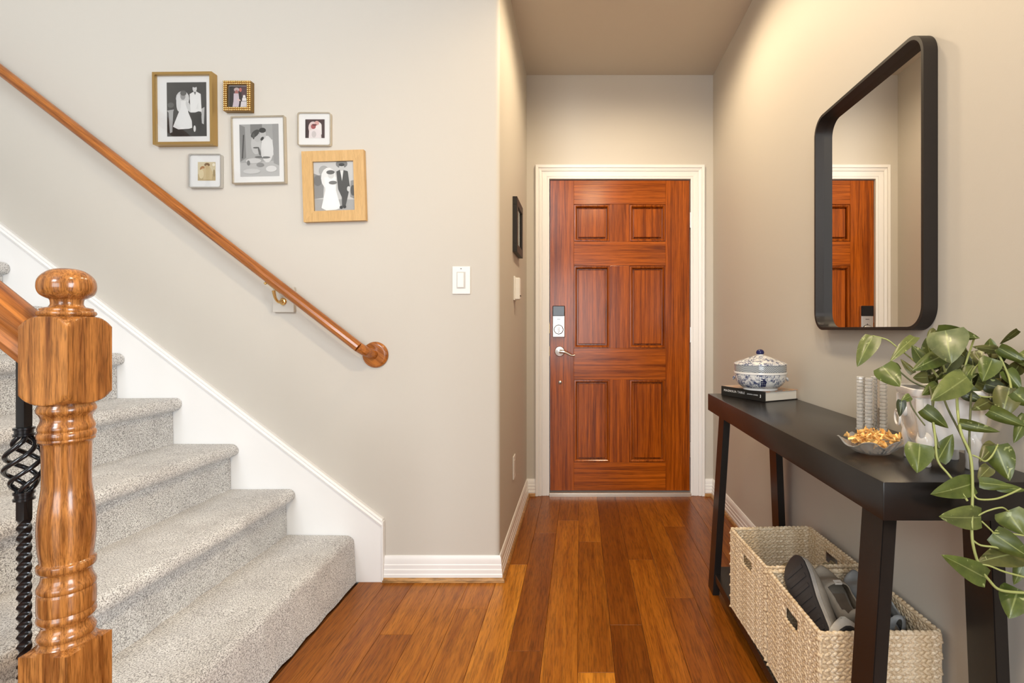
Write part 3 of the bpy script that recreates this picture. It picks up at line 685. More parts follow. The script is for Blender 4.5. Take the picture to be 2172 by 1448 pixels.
s5 = [([(0, 0), (1, 0), (1, .35), (0, .35)], (.50, .37, .18)), ell(.52, .85, .16, .10, (.22, .12, .05)), ell(.28, .62, .16, .16, (.40, .17, .05)), ell(.30, .50, .14, .16, (.66, .50, .28)), ([(.38, .75), (.66, .78), (.84, .45), (.80, .05), (.30, .05)], (.62, .48, .26)), ell(.52, .72, .10, .12, (.60, .44, .24)), ell(.2, .35, .14, .25, (.72, .60, .36)), ell(.92, .4, .06, .2, (.36, .26, .12)), ell(.9, .85, .08, .08, (.85, .78, .62))]
picture('picture_frame', 'small white mat frame with rounded metal edge and sepia couple photo', -1.686, -1.544, 1.697, 1.843, 0.018, M['nickel'], 0.004, (.26, .80, .22, .77), s5, (.66, .56, .36), rad=0.010)
s6 = [([(0, 0), (1, 0), (1, .25), (0, .28)], g(.42)), ([(0, .28), (.22, .30), (.26, .74), (.12, .72), (0, .76)], g(.30)), ell(.10, .62, .10, .10, g(.20)), ell(.25, .80, .12, .10, g(.42)), ell(.68, .92, .14, .08, g(.22)), ([(.86, .30), (1, .25), (1, .62), (.88, .6)], g(.30)), ell(.93, .42, .06, .10, g(.10)),
      ell(.36, .66, .18, .20, g(.85)), dress(.40, .68, .07, .14, .23, g(.92)), ell(.42, .72, .075, .07, g(.70)), ell(.41, .77, .10, .04, g(.14)), ell(.46, .575, .10, .035, g(.20)),
      ([(.55, .78), (.66, .82), (.82, .78), (.86, .50), (.80, .30), (.74, .12), (.66, .12), (.66, .30), (.58, .45)], g(.085)), ([(.64, .80), (.72, .80), (.68, .60)], g(.82)), ell(.68, .85, .06, .06, g(.60)), ell(.68, .905, .07, .03, g(.06)), ell(.83, .45, .04, .05, g(.7)), ell(.64, .11, .04, .03, g(.05)), ell(.72, .12, .04, .03, g(.05))]
picture('picture_frame', 'wide pale oak frame with a photo of a bride and dark suited man outdoors', -1.192, -0.925, 1.552, 1.856, 0.021, M['framewood'], 0.046, (.165, .845, .115, .875), s6, g(.62), rot=math.radians(1.8), segs=True, mat_=False)

# hall frame on the left hall wall
hf = thing('picture_frame', 'square black frame with white mat on the hall wall', 'picture frame', (XH, 2.8225, 1.634))
Z0, Z1, A0, A1 = 1.490, 1.777, 2.688, 2.957
for (ya, yb, za, zb) in ((A0, A1, Z1-.042, Z1), (A0, A1, Z0, Z0+.042), (A0, A0+.040, Z0+.042, Z1-.042), (A1-.040, A1, Z0+.042, Z1-.042)):
    MB().box(XH+0.0005, XH+0.024, ya, yb, za, zb, 0.0012).build('frame_member', M['blackmetal'], hf)
MB().box(XH+0.002, XH+0.010, A0+.03, A1-.03, Z0+.03, Z1-.03).build('mat_board', M['mat'], hf)
b = MB(); b.add([(XH+.0105, A0+.085, Z0+.085), (XH+.0105, A1-.085, Z0+.085), (XH+.0105, A1-.085, Z1-.085), (XH+.0105, A0+.085, Z1-.085)], [[0, 1, 2, 3]], (.62, .55, .47)); b.build('photo_print', M['print'], hf)
MB().box(XH+.016, XH+.017, A0+.035, A1-.035, Z0+.035, Z1-.035).build('glass', M['pane'], hf)

# ---------------------------------------------------------------- wall mirror
mi = thing('wall_mirror', 'large black framed mirror with rounded corners on the right wall', 'mirror', (XR, 1.51, 1.445))
ym0, ym1, zm0, zm1 = 1.262, 1.850, 1.086, 1.829
def ring_x(o, i, x0, x1):
    b = MB(); ringmesh(b, o, i, x0, x1); b.v = [Vector((v.y, v.x, v.z)) for v in b.v]; return b
O = rrect(ym0, ym1, zm0, zm1, 0.062, 10)
I1 = rrect(ym0+.009, ym1-.009, zm0+.009, zm1-.009, 0.054, 10)
I2 = rrect(ym0+.0125, ym1-.0125, zm0+.0125, zm1-.0125, 0.051, 10)
ring_x(O, I1, 0.836, XR-0.0008).build('frame', M['blackmetal'], mi, smooth=35)
b = MB(); b.prism([(a, c) for a, c in rrect(ym0+.0085, ym1-.0085, zm0+.0085, zm1-.0085, 0.0545, 10)], lambda a, c, d: (d, a, c), 0.866, 0.869); b.build('mirror_glass', M['mirror'], mi)

# ---------------------------------------------------------------- console table
TX0, TX1, TY0, TY1, TZ0, TZ1 = 0.554, 0.866, 0.947, 2.245, 0.739, 0.81
tb = thing('console_table', 'long black console table with splayed legs against the right wall', 'table', (0.71, 1.6, 0))
MB().box(TX0, TX1, TY0, TY1, TZ0, TZ1, 0.0022).build('tabletop', M['black'], tb, smooth=30)
for xl, spl in ((0.590, -1), (0.795, 1)):
    for ya, yb in ((1.006, 1.083), (2.119, 2.196)):
        xb_ = xl+spl*(0.047 if spl < 0 else 0.030)
        vs_ = []
        for z, x in ((0.0005, xb_), (TZ0, xl)):
            vs_ += [(x, ya, z), (x+.027, ya, z), (x+.027, yb, z), (x, yb, z)]
        bm = bmesh.new(); vv = [bm.verts.new(v) for v in vs_]
        for f in ([0, 3, 2, 1], [4, 5, 6, 7], [0, 1, 5, 4], [1, 2, 6, 5], [2, 3, 7, 6], [3, 0, 4, 7]): bm.faces.new([vv[i] for i in f])
        bmesh.ops.bevel(bm, geom=list(bm.edges), offset=0.0015, segments=2, affect='EDGES')
        MB().bm(bm).build('leg', M['black'], tb, smooth=30)
MB().box(0.552, 0.842, 1.02, 2.185, 0.058, 0.0885, 0.0015).build('shelf', M['black'], tb)

# ---------------------------------------------------------------- book
CX, CY = 0.708, 1.978; ph = math.radians(27); BL, BW, BT = 0.240, 0.176, 0.039
bk = thing('book', 'thick black hardcover book lying on the console table', 'book', (CX, CY, TZ1+0.0004), rot=(0, 0, ph))
# local: x = away from spine along the page edge, y = along the spine
q = lambda b, n, m, s=None: b.build(n, m, bk, local=True, smooth=s)
q(MB().box(0.003, BW-0.004, 0.004, BL-0.004, 0.0028, BT-0.0028), 'page_block', M['pages'])
q(MB().box(0.001, BW, 0.0, BL, 0.0, 0.0028, 0.0006), 'back_board', M['cover'])
fc = MB().box(0.001, BW, 0.0, BL, BT-0.0028, BT, 0.0006)
def covart():
    m = pmat('printed_cover', (0.5, 0.4, 0.35), 0.4); v = coords(m); a = noise(m, v, 14, 3, 0.6, 1.2)
    c = ramp(m, a.outputs[0], [(0.36, (0.55, 0.52, 0.48)), (0.47, (0.36, 0.30, 0.26)), (0.54, (0.60, 0.30, 0.16)), (0.62, (0.50, 0.36, 0.22))]); setc(m, c.outputs[0]); return m
q(fc, 'front_board', covart())
q(MB().box(-0.0022, 0.0014, 0.0, BL, 0.0, BT, 0.001), 'spine', M['cover'])
def text(body, size, parent, name, mtx, mat, track=1.0, ext=0.0002):
    cu = bpy.data.curves.new('t', 'FONT'); cu.body = body; cu.size = size; cu.align_x = 'LEFT'; cu.align_y = 'CENTER'; cu.space_character = track; cu.extrude = ext; cu.resolution_u = 2
    o = bpy.data.objects.new('t', cu); C.objects.link(o); dg = bpy.context.evaluated_depsgraph_get(); dg.update()
    me = bpy.data.meshes.new_from_object(o.evaluated_get(dg)); bpy.data.objects.remove(o); me.transform(mtx); me.materials.clear(); me.materials.append(mat); me.name = name
    n = bpy.data.objects.new(name, me); C.objects.link(n); n.parent = parent; ORG[n.as_pointer()] = ORG[parent.as_pointer()]; return n
# spine text runs from the far end (y=BL) to the near end; faces -x
def spine_m(y, z): return Matrix.Translation((-0.0024, y, z)) @ Matrix(((0, 0, -1, 0), (-1, 0, 0, 0), (0, 1, 0, 0), (0, 0, 0, 1)))
text('MAGNOLIA TABLE', 0.0125, bk, 'title_lettering', spine_m(BL-0.016, 0.0225), M['ink'], 1.18)
text('JOANNA GAINES', 0.0068, bk, 'author_lettering', spine_m(BL-0.148, 0.0215), M['ink'], 1.1)
pm = MB(); pm.prism([(0.0, 0.0), (0.005, 0.0), (0.0045, 0.004), (0.0055, 0.008), (0.003, 0.013), (0.0008, 0.010), (0.002, 0.006)], lambda a, c, d: (d, 0.026-a, 0.014+c), -0.0027, -0.0023); q(pm, 'publisher_mark', M['ink'])

# ---------------------------------------------------------------- lidded bowl
BX, BY, BZ = 0.716, 2.060, TZ1+0.0004+BT+0.0003
bw = thing('lidded_bowl', 'blue and white lidded porcelain bowl standing on the black book', 'bowl', (BX, BY, BZ))
def L(name, prof, mat, parent=None, n=56): return MB().lathe([(max(r_, .0004), z+BZ) for r_, z in prof], BX, BY, n).build(name, mat, parent or bw, smooth=35)
L('foot', [(.062, 0), (.066, .001), (.066, .008), (.060, .010)], M['ceramic'])
L('body', [(.060, .008), (.070, .010), (.084, .020), (.0935, .034), (.0975, .050), (.0985, .060), (.096, .064)], M['porcelain'])
L('rim', [(.096, .0635), (.1005, .064), (.1015, .068), (.1005, .072), (.096, .0725)], M['ceramic'])
L('lid_band', [(.096, .0725), (.0985, .073), (.099, .080), (.099, .096), (.098, .100), (.090, .101)], M['greyglaze'])
lid = L('lid', [(.0985, .0985), (.101, .100), (.1005, .104), (.092, .109), (.070, .117), (.046, .126), (.026, .133), (.014, .136), (.012, .139), (.0, .139)], M['porcelain'])
L('knob', [(.010, .138), (.0145, .141), (.0158, .147), (.013, .154), (.007, .158), (0, .159)], M['navy'], lid, 24)
for sgn in (-1, 1):
    a = math.atan2(-BY, -BX)+sgn*1.62
    ca, sa = math.cos(a), math.sin(a)
    hp = [(BX+ca*rr-sa*t, BY+sa*rr+ca*t, BZ+z) for rr, t, z in ((.093, -.010, .050), (.100, -.009, .045), (.102, 0, .038), (.100, .009, .045), (.093, .010, .050))]
    MB().tube(hp, .0045, 8, smooth=4).build('handle', M['porcelain'], bw, smooth=60)
rb_ = lambda z: {0: .0805, 1: .0865, 2: .0915, 3: .0945, 4: .097}[z]
md = MB(); a0 = math.atan2(-BY, -BX)+0.13
for r_i, (z0, z1) in enumerate(((.0195, .0265), (.0285, .0345), (.0365, .0425), (.0445, .050))):
    rr0 = .0822+.0075*r_i**0.75; rr1 = .0880+.0058*r_i**0.8
    for c_i in range(3):
        aa = a0+(c_i-1)*0.068
        if r_i == 3 and c_i != 1: continue
        P = []
        for (da, zz_, rr) in ((-.029, z0, rr0), (.029, z0, rr0), (.029, z1, rr1), (-.029, z1, rr1)):
            P.append((BX+(rr+.003)*math.cos(aa+da), BY+(rr+.003)*math.sin(aa+da), BZ+zz_))
        Q = [(BX+(p[0]-BX)*.93, BY+(p[1]-BY)*.93, p[2]) for p in P]
        md.add(P+Q, [[0, 1, 2, 3], [4, 7, 6, 5], [0, 4, 5, 1], [1, 5, 6, 2], [2, 6, 7, 3], [3, 7, 4, 0]])
md.build('medallion', M['navy'], bw)['label'] = 'dark blue character emblem'

# ---------------------------------------------------------------- crystal column
cr = thing('crystal_column', 'clear square crystal column with ridged corners beside the plant', 'crystal ornament', (0.79, 1.408, TZ1))
cz = TZ1+0.0005
MB().box(0.777, 0.807, 1.391, 1.425, cz+.006, cz+0.146, 0.001).build('core', M['glass'], cr)
MB().box(0.764, 0.820, 1.378, 1.438, cz, cz+0.006, 0.0012).build('base', M['crystal'], cr)
for (x, y) in ((0.7725, 1.3865), (0.7725, 1.4295), (0.8115, 1.3865), (0.8115, 1.4295)):
    pr_ = []
    for i in range(15):
        z = cz+.0062+0.143*i/15; h_ = 0.143/15
        pr_ += [(.0068, z), (.0098, z+h_*.18), (.0098, z+h_*.78), (.0068, z+h_*.98)]
    MB().lathe(pr_, x, y, 8).build('ridged_post', M['crystal'], cr)

# ---------------------------------------------------------------- glass dish with gold shavings
DXc, DYc = 0.660, 1.165
def dshape(t): return 1+0.20*math.cos(2*(t-0.45))+0.11*math.cos(6*t+0.6)+0.05*math.cos(11*t)
ds = MB(); prof = [(.0, .004), (.022, .004), (.034, .010), (.045, .020), (.053, .028), (.058, .031), (.060, .0295), (.054, .0245), (.046, .0155), (.035, .0055), (.024, .0005), (.0, .0005)]
n = 72; vs_ = []; fs = []
for r_, z in prof:
    for i in range(n):
        t = 2*PI*i/n; k = r_/.06; q_ = 1.1*r_*(1+(dshape(t)-1)*k); zz_ = z*(1+0.28*math.cos(6*t+0.6)*k*k)+(0.0013*math.cos(24*t) if .03 < r_ < .056 else 0)
        vs_.append((DXc+q_*math.cos(t), DYc+q_*math.sin(t), TZ1+.0004+max(zz_, 0.0001)))
for j in range(len(prof)-1):
    for i in range(n): a = j*n+i; c = j*n+(i+1) % n; fs.append([a, c, c+n, a+n])
ds.add(vs_, fs)
tag(ds.build('glass_dish', M['dishglass'], origin=(DXc, DYc, TZ1), smooth=40), 'small leaf shaped cut glass dish holding gold shavings on the table', 'dish')
gd = MB(); R_ = random.Random(3)
for i in range(260):
    a = R_.uniform(0, 2*PI); rr = 0.052*math.sqrt(R_.random())*dshape(a)*0.93; hmax = 0.056-0.026*(rr/.055)**2
    lo = 0.014+0.018*(rr/.05)**2
    z = TZ1+lo+(max(hmax-lo, .004))*R_.random()
    c = Vector((DXc+rr*math.cos(a), DYc+rr*math.sin(a), z)); bm = bmesh.new(); bmesh.ops.create_icosphere(bm, subdivisions=1, radius=1)
    mt = Matrix.Translation(c) @ Matrix.Rotation(R_.uniform(0, 6), 4, Vector((R_.random()-.5, R_.random()-.5, R_.random()-.5)).normalized()) @ Matrix.Diagonal((R_.uniform(.004, .011), R_.uniform(.002, .006), R_.uniform(.0008, .002), 1))
    for v in bm.verts: v.co *= R_.uniform(.6, 1.3)
    gd.bm(bm, mt)
go = tag(gd.build('gold_shavings', M['goldfoil'], origin=(DXc, DYc, TZ1)), 'heap of crumpled gold foil shavings in the glass dish', 'decoration'); go['kind'] = 'stuff'

# ---------------------------------------------------------------- potted plant
PX, PY = 0.752, 1.085
pt = thing('potted_plant', 'trailing green pothos in a white footed ceramic planter', 'plant', (PX, PY, TZ1))
# planter body: flared rounded square bowl on four feet, with a ring handle
ROT = math.radians(-14)
def rsq(t, R, p=5.0): t -= ROT; return R/((abs(math.cos(t))**p+abs(math.sin(t))**p)**(1/p))
pz = TZ1+0.0004
body = MB().lathe([(.030, pz+.034), (.044, pz+.037), (.051, pz+.050), (.056, pz+.072), (.060, pz+.100), (.063, pz+.128), (.064, pz+.140), (.068, pz+.143), (.0695, pz+.148), (.0695, pz+.156), (.067, pz+.158), (.062, pz+.155), (.059, pz+.13), (.0005, pz+.125)], PX, PY, 80,
                  lambda t, r_, z: rsq(t, r_)).build('planter', M['ceramic'], pt, smooth=35)
def corner(sx, sy, r_):
    v = Matrix.Rotation(ROT, 2) @ Vector((sx*r_, sy*r_)); return PX+v.x, PY+v.y
for sx in (-1, 1):
    for sy in (-1, 1):
        x, y = corner(sx, sy, .0415)
        MB().lathe([(.0100, pz), (.0115, pz+.003), (.0105, pz+.016), (.0125, pz+.034), (.0165, pz+.052), (.012, pz+.070), (.0005, pz+.078)], x, y, 18).build('foot', M['ceramic'], body, smooth=50)
        MB().tube([(*corner(sx, sy, r_), pz+z) for r_, z in ((.046, .052), (.0505, .075), (.0545, .105), (.0565, .138))], [.006, .007, .008, .007], 10, smooth=4).build('corner_rib', M['ceramic'], body, smooth=60)
nrm_ = Matrix.Rotation(ROT, 2) @ Vector((-1, 0)); tan_ = Matrix.Rotation(ROT, 2) @ Vector((0, 1))
bc = Vector((PX+nrm_.x*.0625+tan_.x*.012, PY+nrm_.y*.0625+tan_.y*.012, pz+.108))
bs = MB(); bs.ball(bc, (.010, .015, .016), 16, 10); bs.ball(bc+Vector((nrm_.x*.008, nrm_.y*.008, -.010)), (.006, .007, .006), 12, 8); bs.build('mask', M['ceramic'], body, smooth=60)
MB().tube([bc+Vector((nrm_.x*.012+tan_.x*.015*math.sin(a), nrm_.y*.012+tan_.y*.015*math.sin(a), -.022-.016*math.cos(a)+.004)) for a in [2*PI*i/20 for i in range(21)]], .0026, 7).build('ring_handle', M['ceramic'], body, smooth=60)
MB().lathe([(.0005, pz+.140), (.053, pz+.140), (.053, pz+.132)], PX, PY, 40, lambda t, r_, z: rsq(t, r_)).build('soil', pmat('soil', (.05, .035, .022), 0.95), pt)

def leaf(b, t, width, roll=0.0, col=(0.20, 0.27, 0.06), fold=0.22, droop=0.18, pm=None):
    b = Vector(b); t = Vector(t); ax = t-b; Ln = ax.length; ax.normalize()
    view = (Vector((0, 0, EYE))-b).normalized()
    side = ax.cross(view).normalized(); nrm = side.cross(ax).normalized()
    rot = Matrix.Rotation(math.radians(roll), 3, ax); side = rot @ side; nrm = rot @ nrm
    nu, nvv = 9, 6; vs_ = []; fs = []; uvs = []
    for i in range(nu+1):
        u = i/nu; hw = width/2*(math.sin(PI*min(1, u**0.60))**0.80*(1.06-0.12*u) if 0 < u < 1 else 0)*(1.0 if u < .75 else 1.0)
        for j in range(nvv+1):
            v = -1+2*j/nvv
            back = -0.16*Ln*abs(v)*(1-u)**2*(1 if i else 0)
            p = b+ax*(Ln*u+back)+side*(v*hw)+nrm*(-fold*abs(v)**1.3*hw+droop*Ln*(u*(1-u))*1.0-0.12*hw*math.cos(3.2*v+u*3))
            vs_.append(p); uvs.append((u, (v+1)/2))
    k = nvv+1
    for i in range(nu):
        for j in range(nvv): a = i*k+j; fs.append([a, a+1, a+1+k, a+k])
    m = MB(); m.add(vs_, fs); me_o = m.build('leaf', M['leaf'], pt, smooth=75)
    me = me_o.data; uvl = me.uv_layers.new(name='UVMap')
    for lp in me.loops: uvl.data[lp.index].uv = uvs[lp.vertex_index]
    me_o.color = (*col, 1); return me_o
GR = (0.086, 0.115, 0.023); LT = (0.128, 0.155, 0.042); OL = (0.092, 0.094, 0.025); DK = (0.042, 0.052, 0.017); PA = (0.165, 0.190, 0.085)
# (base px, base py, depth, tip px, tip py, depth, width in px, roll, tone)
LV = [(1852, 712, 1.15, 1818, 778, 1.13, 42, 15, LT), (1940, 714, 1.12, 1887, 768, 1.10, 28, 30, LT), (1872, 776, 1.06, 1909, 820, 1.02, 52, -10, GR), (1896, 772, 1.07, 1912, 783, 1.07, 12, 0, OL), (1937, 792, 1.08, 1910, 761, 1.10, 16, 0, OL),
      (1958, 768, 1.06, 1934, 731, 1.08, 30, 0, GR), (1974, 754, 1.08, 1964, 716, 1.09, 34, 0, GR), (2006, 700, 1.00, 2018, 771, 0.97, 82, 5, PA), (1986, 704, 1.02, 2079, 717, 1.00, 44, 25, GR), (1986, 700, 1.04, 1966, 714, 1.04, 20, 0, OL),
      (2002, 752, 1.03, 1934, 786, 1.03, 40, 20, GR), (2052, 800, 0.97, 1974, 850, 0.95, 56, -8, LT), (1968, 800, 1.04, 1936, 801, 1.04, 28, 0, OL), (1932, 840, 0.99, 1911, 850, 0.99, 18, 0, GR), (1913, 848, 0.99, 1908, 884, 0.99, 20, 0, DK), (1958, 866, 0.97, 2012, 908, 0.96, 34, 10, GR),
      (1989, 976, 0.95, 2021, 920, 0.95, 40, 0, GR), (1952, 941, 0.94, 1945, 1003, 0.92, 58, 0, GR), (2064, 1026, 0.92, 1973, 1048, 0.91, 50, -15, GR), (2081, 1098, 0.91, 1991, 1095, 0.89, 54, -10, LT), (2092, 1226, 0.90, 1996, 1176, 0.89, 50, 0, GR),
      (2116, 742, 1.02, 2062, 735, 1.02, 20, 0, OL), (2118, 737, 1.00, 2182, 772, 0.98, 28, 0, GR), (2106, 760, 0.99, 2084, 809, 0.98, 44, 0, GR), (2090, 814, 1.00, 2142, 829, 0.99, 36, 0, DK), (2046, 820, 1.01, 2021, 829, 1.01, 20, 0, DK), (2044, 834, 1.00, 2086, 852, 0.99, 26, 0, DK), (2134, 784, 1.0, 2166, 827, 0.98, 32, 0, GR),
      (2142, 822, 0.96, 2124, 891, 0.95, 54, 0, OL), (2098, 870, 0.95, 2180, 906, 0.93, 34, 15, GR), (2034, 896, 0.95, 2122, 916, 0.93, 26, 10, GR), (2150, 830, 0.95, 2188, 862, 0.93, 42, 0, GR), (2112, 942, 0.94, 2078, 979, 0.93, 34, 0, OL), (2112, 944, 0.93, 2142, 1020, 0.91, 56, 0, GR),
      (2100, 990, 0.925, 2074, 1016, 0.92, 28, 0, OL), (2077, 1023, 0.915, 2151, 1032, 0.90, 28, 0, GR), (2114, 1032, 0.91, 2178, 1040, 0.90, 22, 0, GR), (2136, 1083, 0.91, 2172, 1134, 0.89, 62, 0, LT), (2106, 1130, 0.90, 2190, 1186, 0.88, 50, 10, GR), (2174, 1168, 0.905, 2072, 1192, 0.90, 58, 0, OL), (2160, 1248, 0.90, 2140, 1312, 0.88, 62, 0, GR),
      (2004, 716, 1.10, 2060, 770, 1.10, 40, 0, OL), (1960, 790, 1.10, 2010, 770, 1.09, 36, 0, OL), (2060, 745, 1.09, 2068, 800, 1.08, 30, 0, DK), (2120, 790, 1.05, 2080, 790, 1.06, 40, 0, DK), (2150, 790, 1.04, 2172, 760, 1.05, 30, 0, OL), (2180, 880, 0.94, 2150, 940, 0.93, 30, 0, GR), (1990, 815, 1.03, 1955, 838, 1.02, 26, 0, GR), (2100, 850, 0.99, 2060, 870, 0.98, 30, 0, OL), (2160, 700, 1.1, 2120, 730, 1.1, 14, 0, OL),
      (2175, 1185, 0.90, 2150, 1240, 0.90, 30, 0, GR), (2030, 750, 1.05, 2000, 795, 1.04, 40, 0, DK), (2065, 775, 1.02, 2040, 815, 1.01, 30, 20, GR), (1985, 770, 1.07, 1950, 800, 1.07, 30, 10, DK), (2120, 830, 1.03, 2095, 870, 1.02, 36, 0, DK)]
RF = random.Random(29)
for i in range(30):
    bx_ = RF.uniform(1965, 2165); by_ = RF.uniform(742, 850); a_ = RF.uniform(0, 2*PI); l_ = RF.uniform(34, 58); d_ = RF.uniform(1.02, 1.13)
    LV.append((bx_, by_, d_, bx_+l_*math.cos(a_), by_+l_*0.8*math.sin(a_)+8, d_+RF.uniform(-.03, .03), l_*RF.uniform(.55, .8), RF.uniform(-50, 50), RF.choice([GR, OL, OL, DK, LT])))
def nearer(px, Y): return min(Y, 0.842*1100/(px-1230))   # keep the foliage clear of the wall
R_ = random.Random(11)
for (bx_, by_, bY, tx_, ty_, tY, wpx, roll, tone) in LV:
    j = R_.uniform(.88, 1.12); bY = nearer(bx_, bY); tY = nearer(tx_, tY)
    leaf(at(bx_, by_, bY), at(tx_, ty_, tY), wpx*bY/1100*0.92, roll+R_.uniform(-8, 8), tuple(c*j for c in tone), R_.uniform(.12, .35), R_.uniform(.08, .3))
VN = [([(2035, 800, 1.05), (2030, 850, .98), (2038, 915, .945), (2058, 965, .93), (2063, 1030, .915), (2061, 1120, .905), (2066, 1165, .90), (2080, 1205, .90), (2098, 1230, .90), (2122, 1251, .895), (2175, 1257, .89)], .0024, 'vine'),
      ([(1985, 830, 1.02), (1978, 870, .98), (1984, 930, .955), (1989, 976, .945), (2012, 1006, .93), (2030, 1030, .92), (2052, 1062, .91)], .0020, 'vine'),
      ([(1972, 820, 1.02), (1978, 850, .99), (1980, 905, .965), (1992, 950, .95)], .0022, 'vinedark'),
      ([(2000, 840, 1.02), (2012, 870, .99), (2035, 915, .96), (2055, 960, .935)], .0020, 'vinedark'),
      ([(2060, 830, 1.0), (2058, 880, .965), (2056, 940, .945), (2060, 1000, .925)], .0019, 'vinedark'),
      ([(1945, 770, 1.10), (1905, 738, 1.13), (1885, 722, 1.14), (1868, 716, 1.15), (1851, 712, 1.15)], .0016, 'vine'),
      ([(1990, 830, 1.03), (1940, 812, 1.04), (1905, 785, 1.05), (1888, 773, 1.06)], .0016, 'vinedark'),
      ([(1990, 800, 1.04), (1968, 770, 1.06), (1948, 738, 1.08)], .0022, 'vine'), ([(2005, 790, 1.02), (1998, 765, 1.03), (1992, 752, 1.03)], .0018, 'vine'),
      ([(2040, 800, 1.03), (2052, 760, 1.03), (2062, 730, 1.02), (2066, 718, 1.01)], .0019, 'vine'), ([(2060, 820, 1.02), (2062, 790, 1.01), (2078, 770, 1.0)], .0016, 'vine'),
      ([(2145, 825, .97), (2140, 800, .99), (2125, 765, 1.0), (2112, 742, 1.01)], .0020, 'vine'), ([(2070, 838, 1.0), (2095, 842, .985), (2130, 838, .97), (2145, 826, .965)], .0015, 'vine'), ([(2145, 826, .965), (2128, 850, .96), (2112, 870, .955)], .0015, 'vine'),
      ([(1962, 902, .965), (1945, 880, .98), (1933, 860, .985), (1930, 845, .99)], .0013, 'vinedark'), ([(2063, 965, .93), (2075, 970, .925), (2090, 978, .925), (2105, 965, .925), (2117, 942, .93)], .0015, 'vine'),
      ([(2064, 1045, .915), (2075, 1058, .905), (2110, 1058, .90), (2140, 1048, .90), (2165, 1036, .90)], .0016, 'vine'), ([(2075, 1093, .91), (2095, 1083, .905), (2125, 1076, .90), (2138, 1084, .905)], .0014, 'vine'),
      ([(2063, 1145, .905), (2080, 1156, .90), (2110, 1160, .895), (2140, 1168, .895)], .0017, 'vine'), ([(2078, 1195, .90), (2100, 1200, .895), (2130, 1212, .89), (2175, 1224, .885)], .0017, 'vine'), ([(2105, 1130, .90), (2140, 1131, .895), (2180, 1137, .89)], .0015, 'vine'), ([(2082, 1105, .905), (2100, 1122, .90), (2110, 1132, .90)], .0014, 'vine')]
for P, r_, mt in VN: MB().tube([at(p[0], p[1], nearer(p[0], p[2])) for p in P], r_, 8, smooth=5).build('vine', M[mt], pt, smooth=60)

# ---------------------------------------------------------------- woven baskets
def lobe(m, c, du, dv_, L_, w_, nrm):
    """a flattened spindle; du = its axis, nrm = out of the panel"""
    n = 6; rings = [(-1, 0), (-.6, .75), (0, 1), (.6, .75), (1, 0)]
    vs_ = []; fs = []; b = du.cross(nrm).normalized()
    idx = []
    for t, k in rings:
        if k == 0: idx.append([len(vs_)]); vs_.append(c+du*(t*L_/2))
        else:
            row = []
            for i in range(n):
                a = 2*PI*i/n; row.append(len(vs_)); vs_.append(c+du*(t*L_/2)+b*(math.cos(a)*k*w_/2)+nrm*(math.sin(a)*k*0.0062))
            idx.append(row)
    for q_ in range(len(idx)-1):
        A, B = idx[q_], idx[q_+1]
        for i in range(n):
            if len(A) == 1: fs.append([A[0], B[(i+1) % n], B[i]])
            elif len(B) == 1: fs.append([A[i], A[(i+1) % n], B[0]])
            else: fs.append([A[i], A[(i+1) % n], B[(i+1) % n], B[i]])
    m.add(vs_, fs)
RH = 0.0188
def braid_row(Ln, hole=None, seed=0, half=0):
    """one braided row along x, centred on z=0, normal y"""
    R2 = random.Random(seed); m = MB(); n = int(Ln/0.0150)
    for i in range(n):
        x = -Ln/2+(i+.5)*Ln/n
        if hole and (hole[0]-.006 < x < hole[1]+.006 or x*half < 0): continue
        for s in (-1, 1):
            c = Vector((x+s*0.0036+R2.uniform(-.0008, .0008), R2.uniform(-.0008, .0008), s*RH*0.245))
            du = Vector((0.90, 0, -s*0.46)).normalized(); lobe(m, c, du, None, Ln/n*1.72, RH*0.66*R2.uniform(.9, 1.08), Vector((0, 1, 0)))
    return m
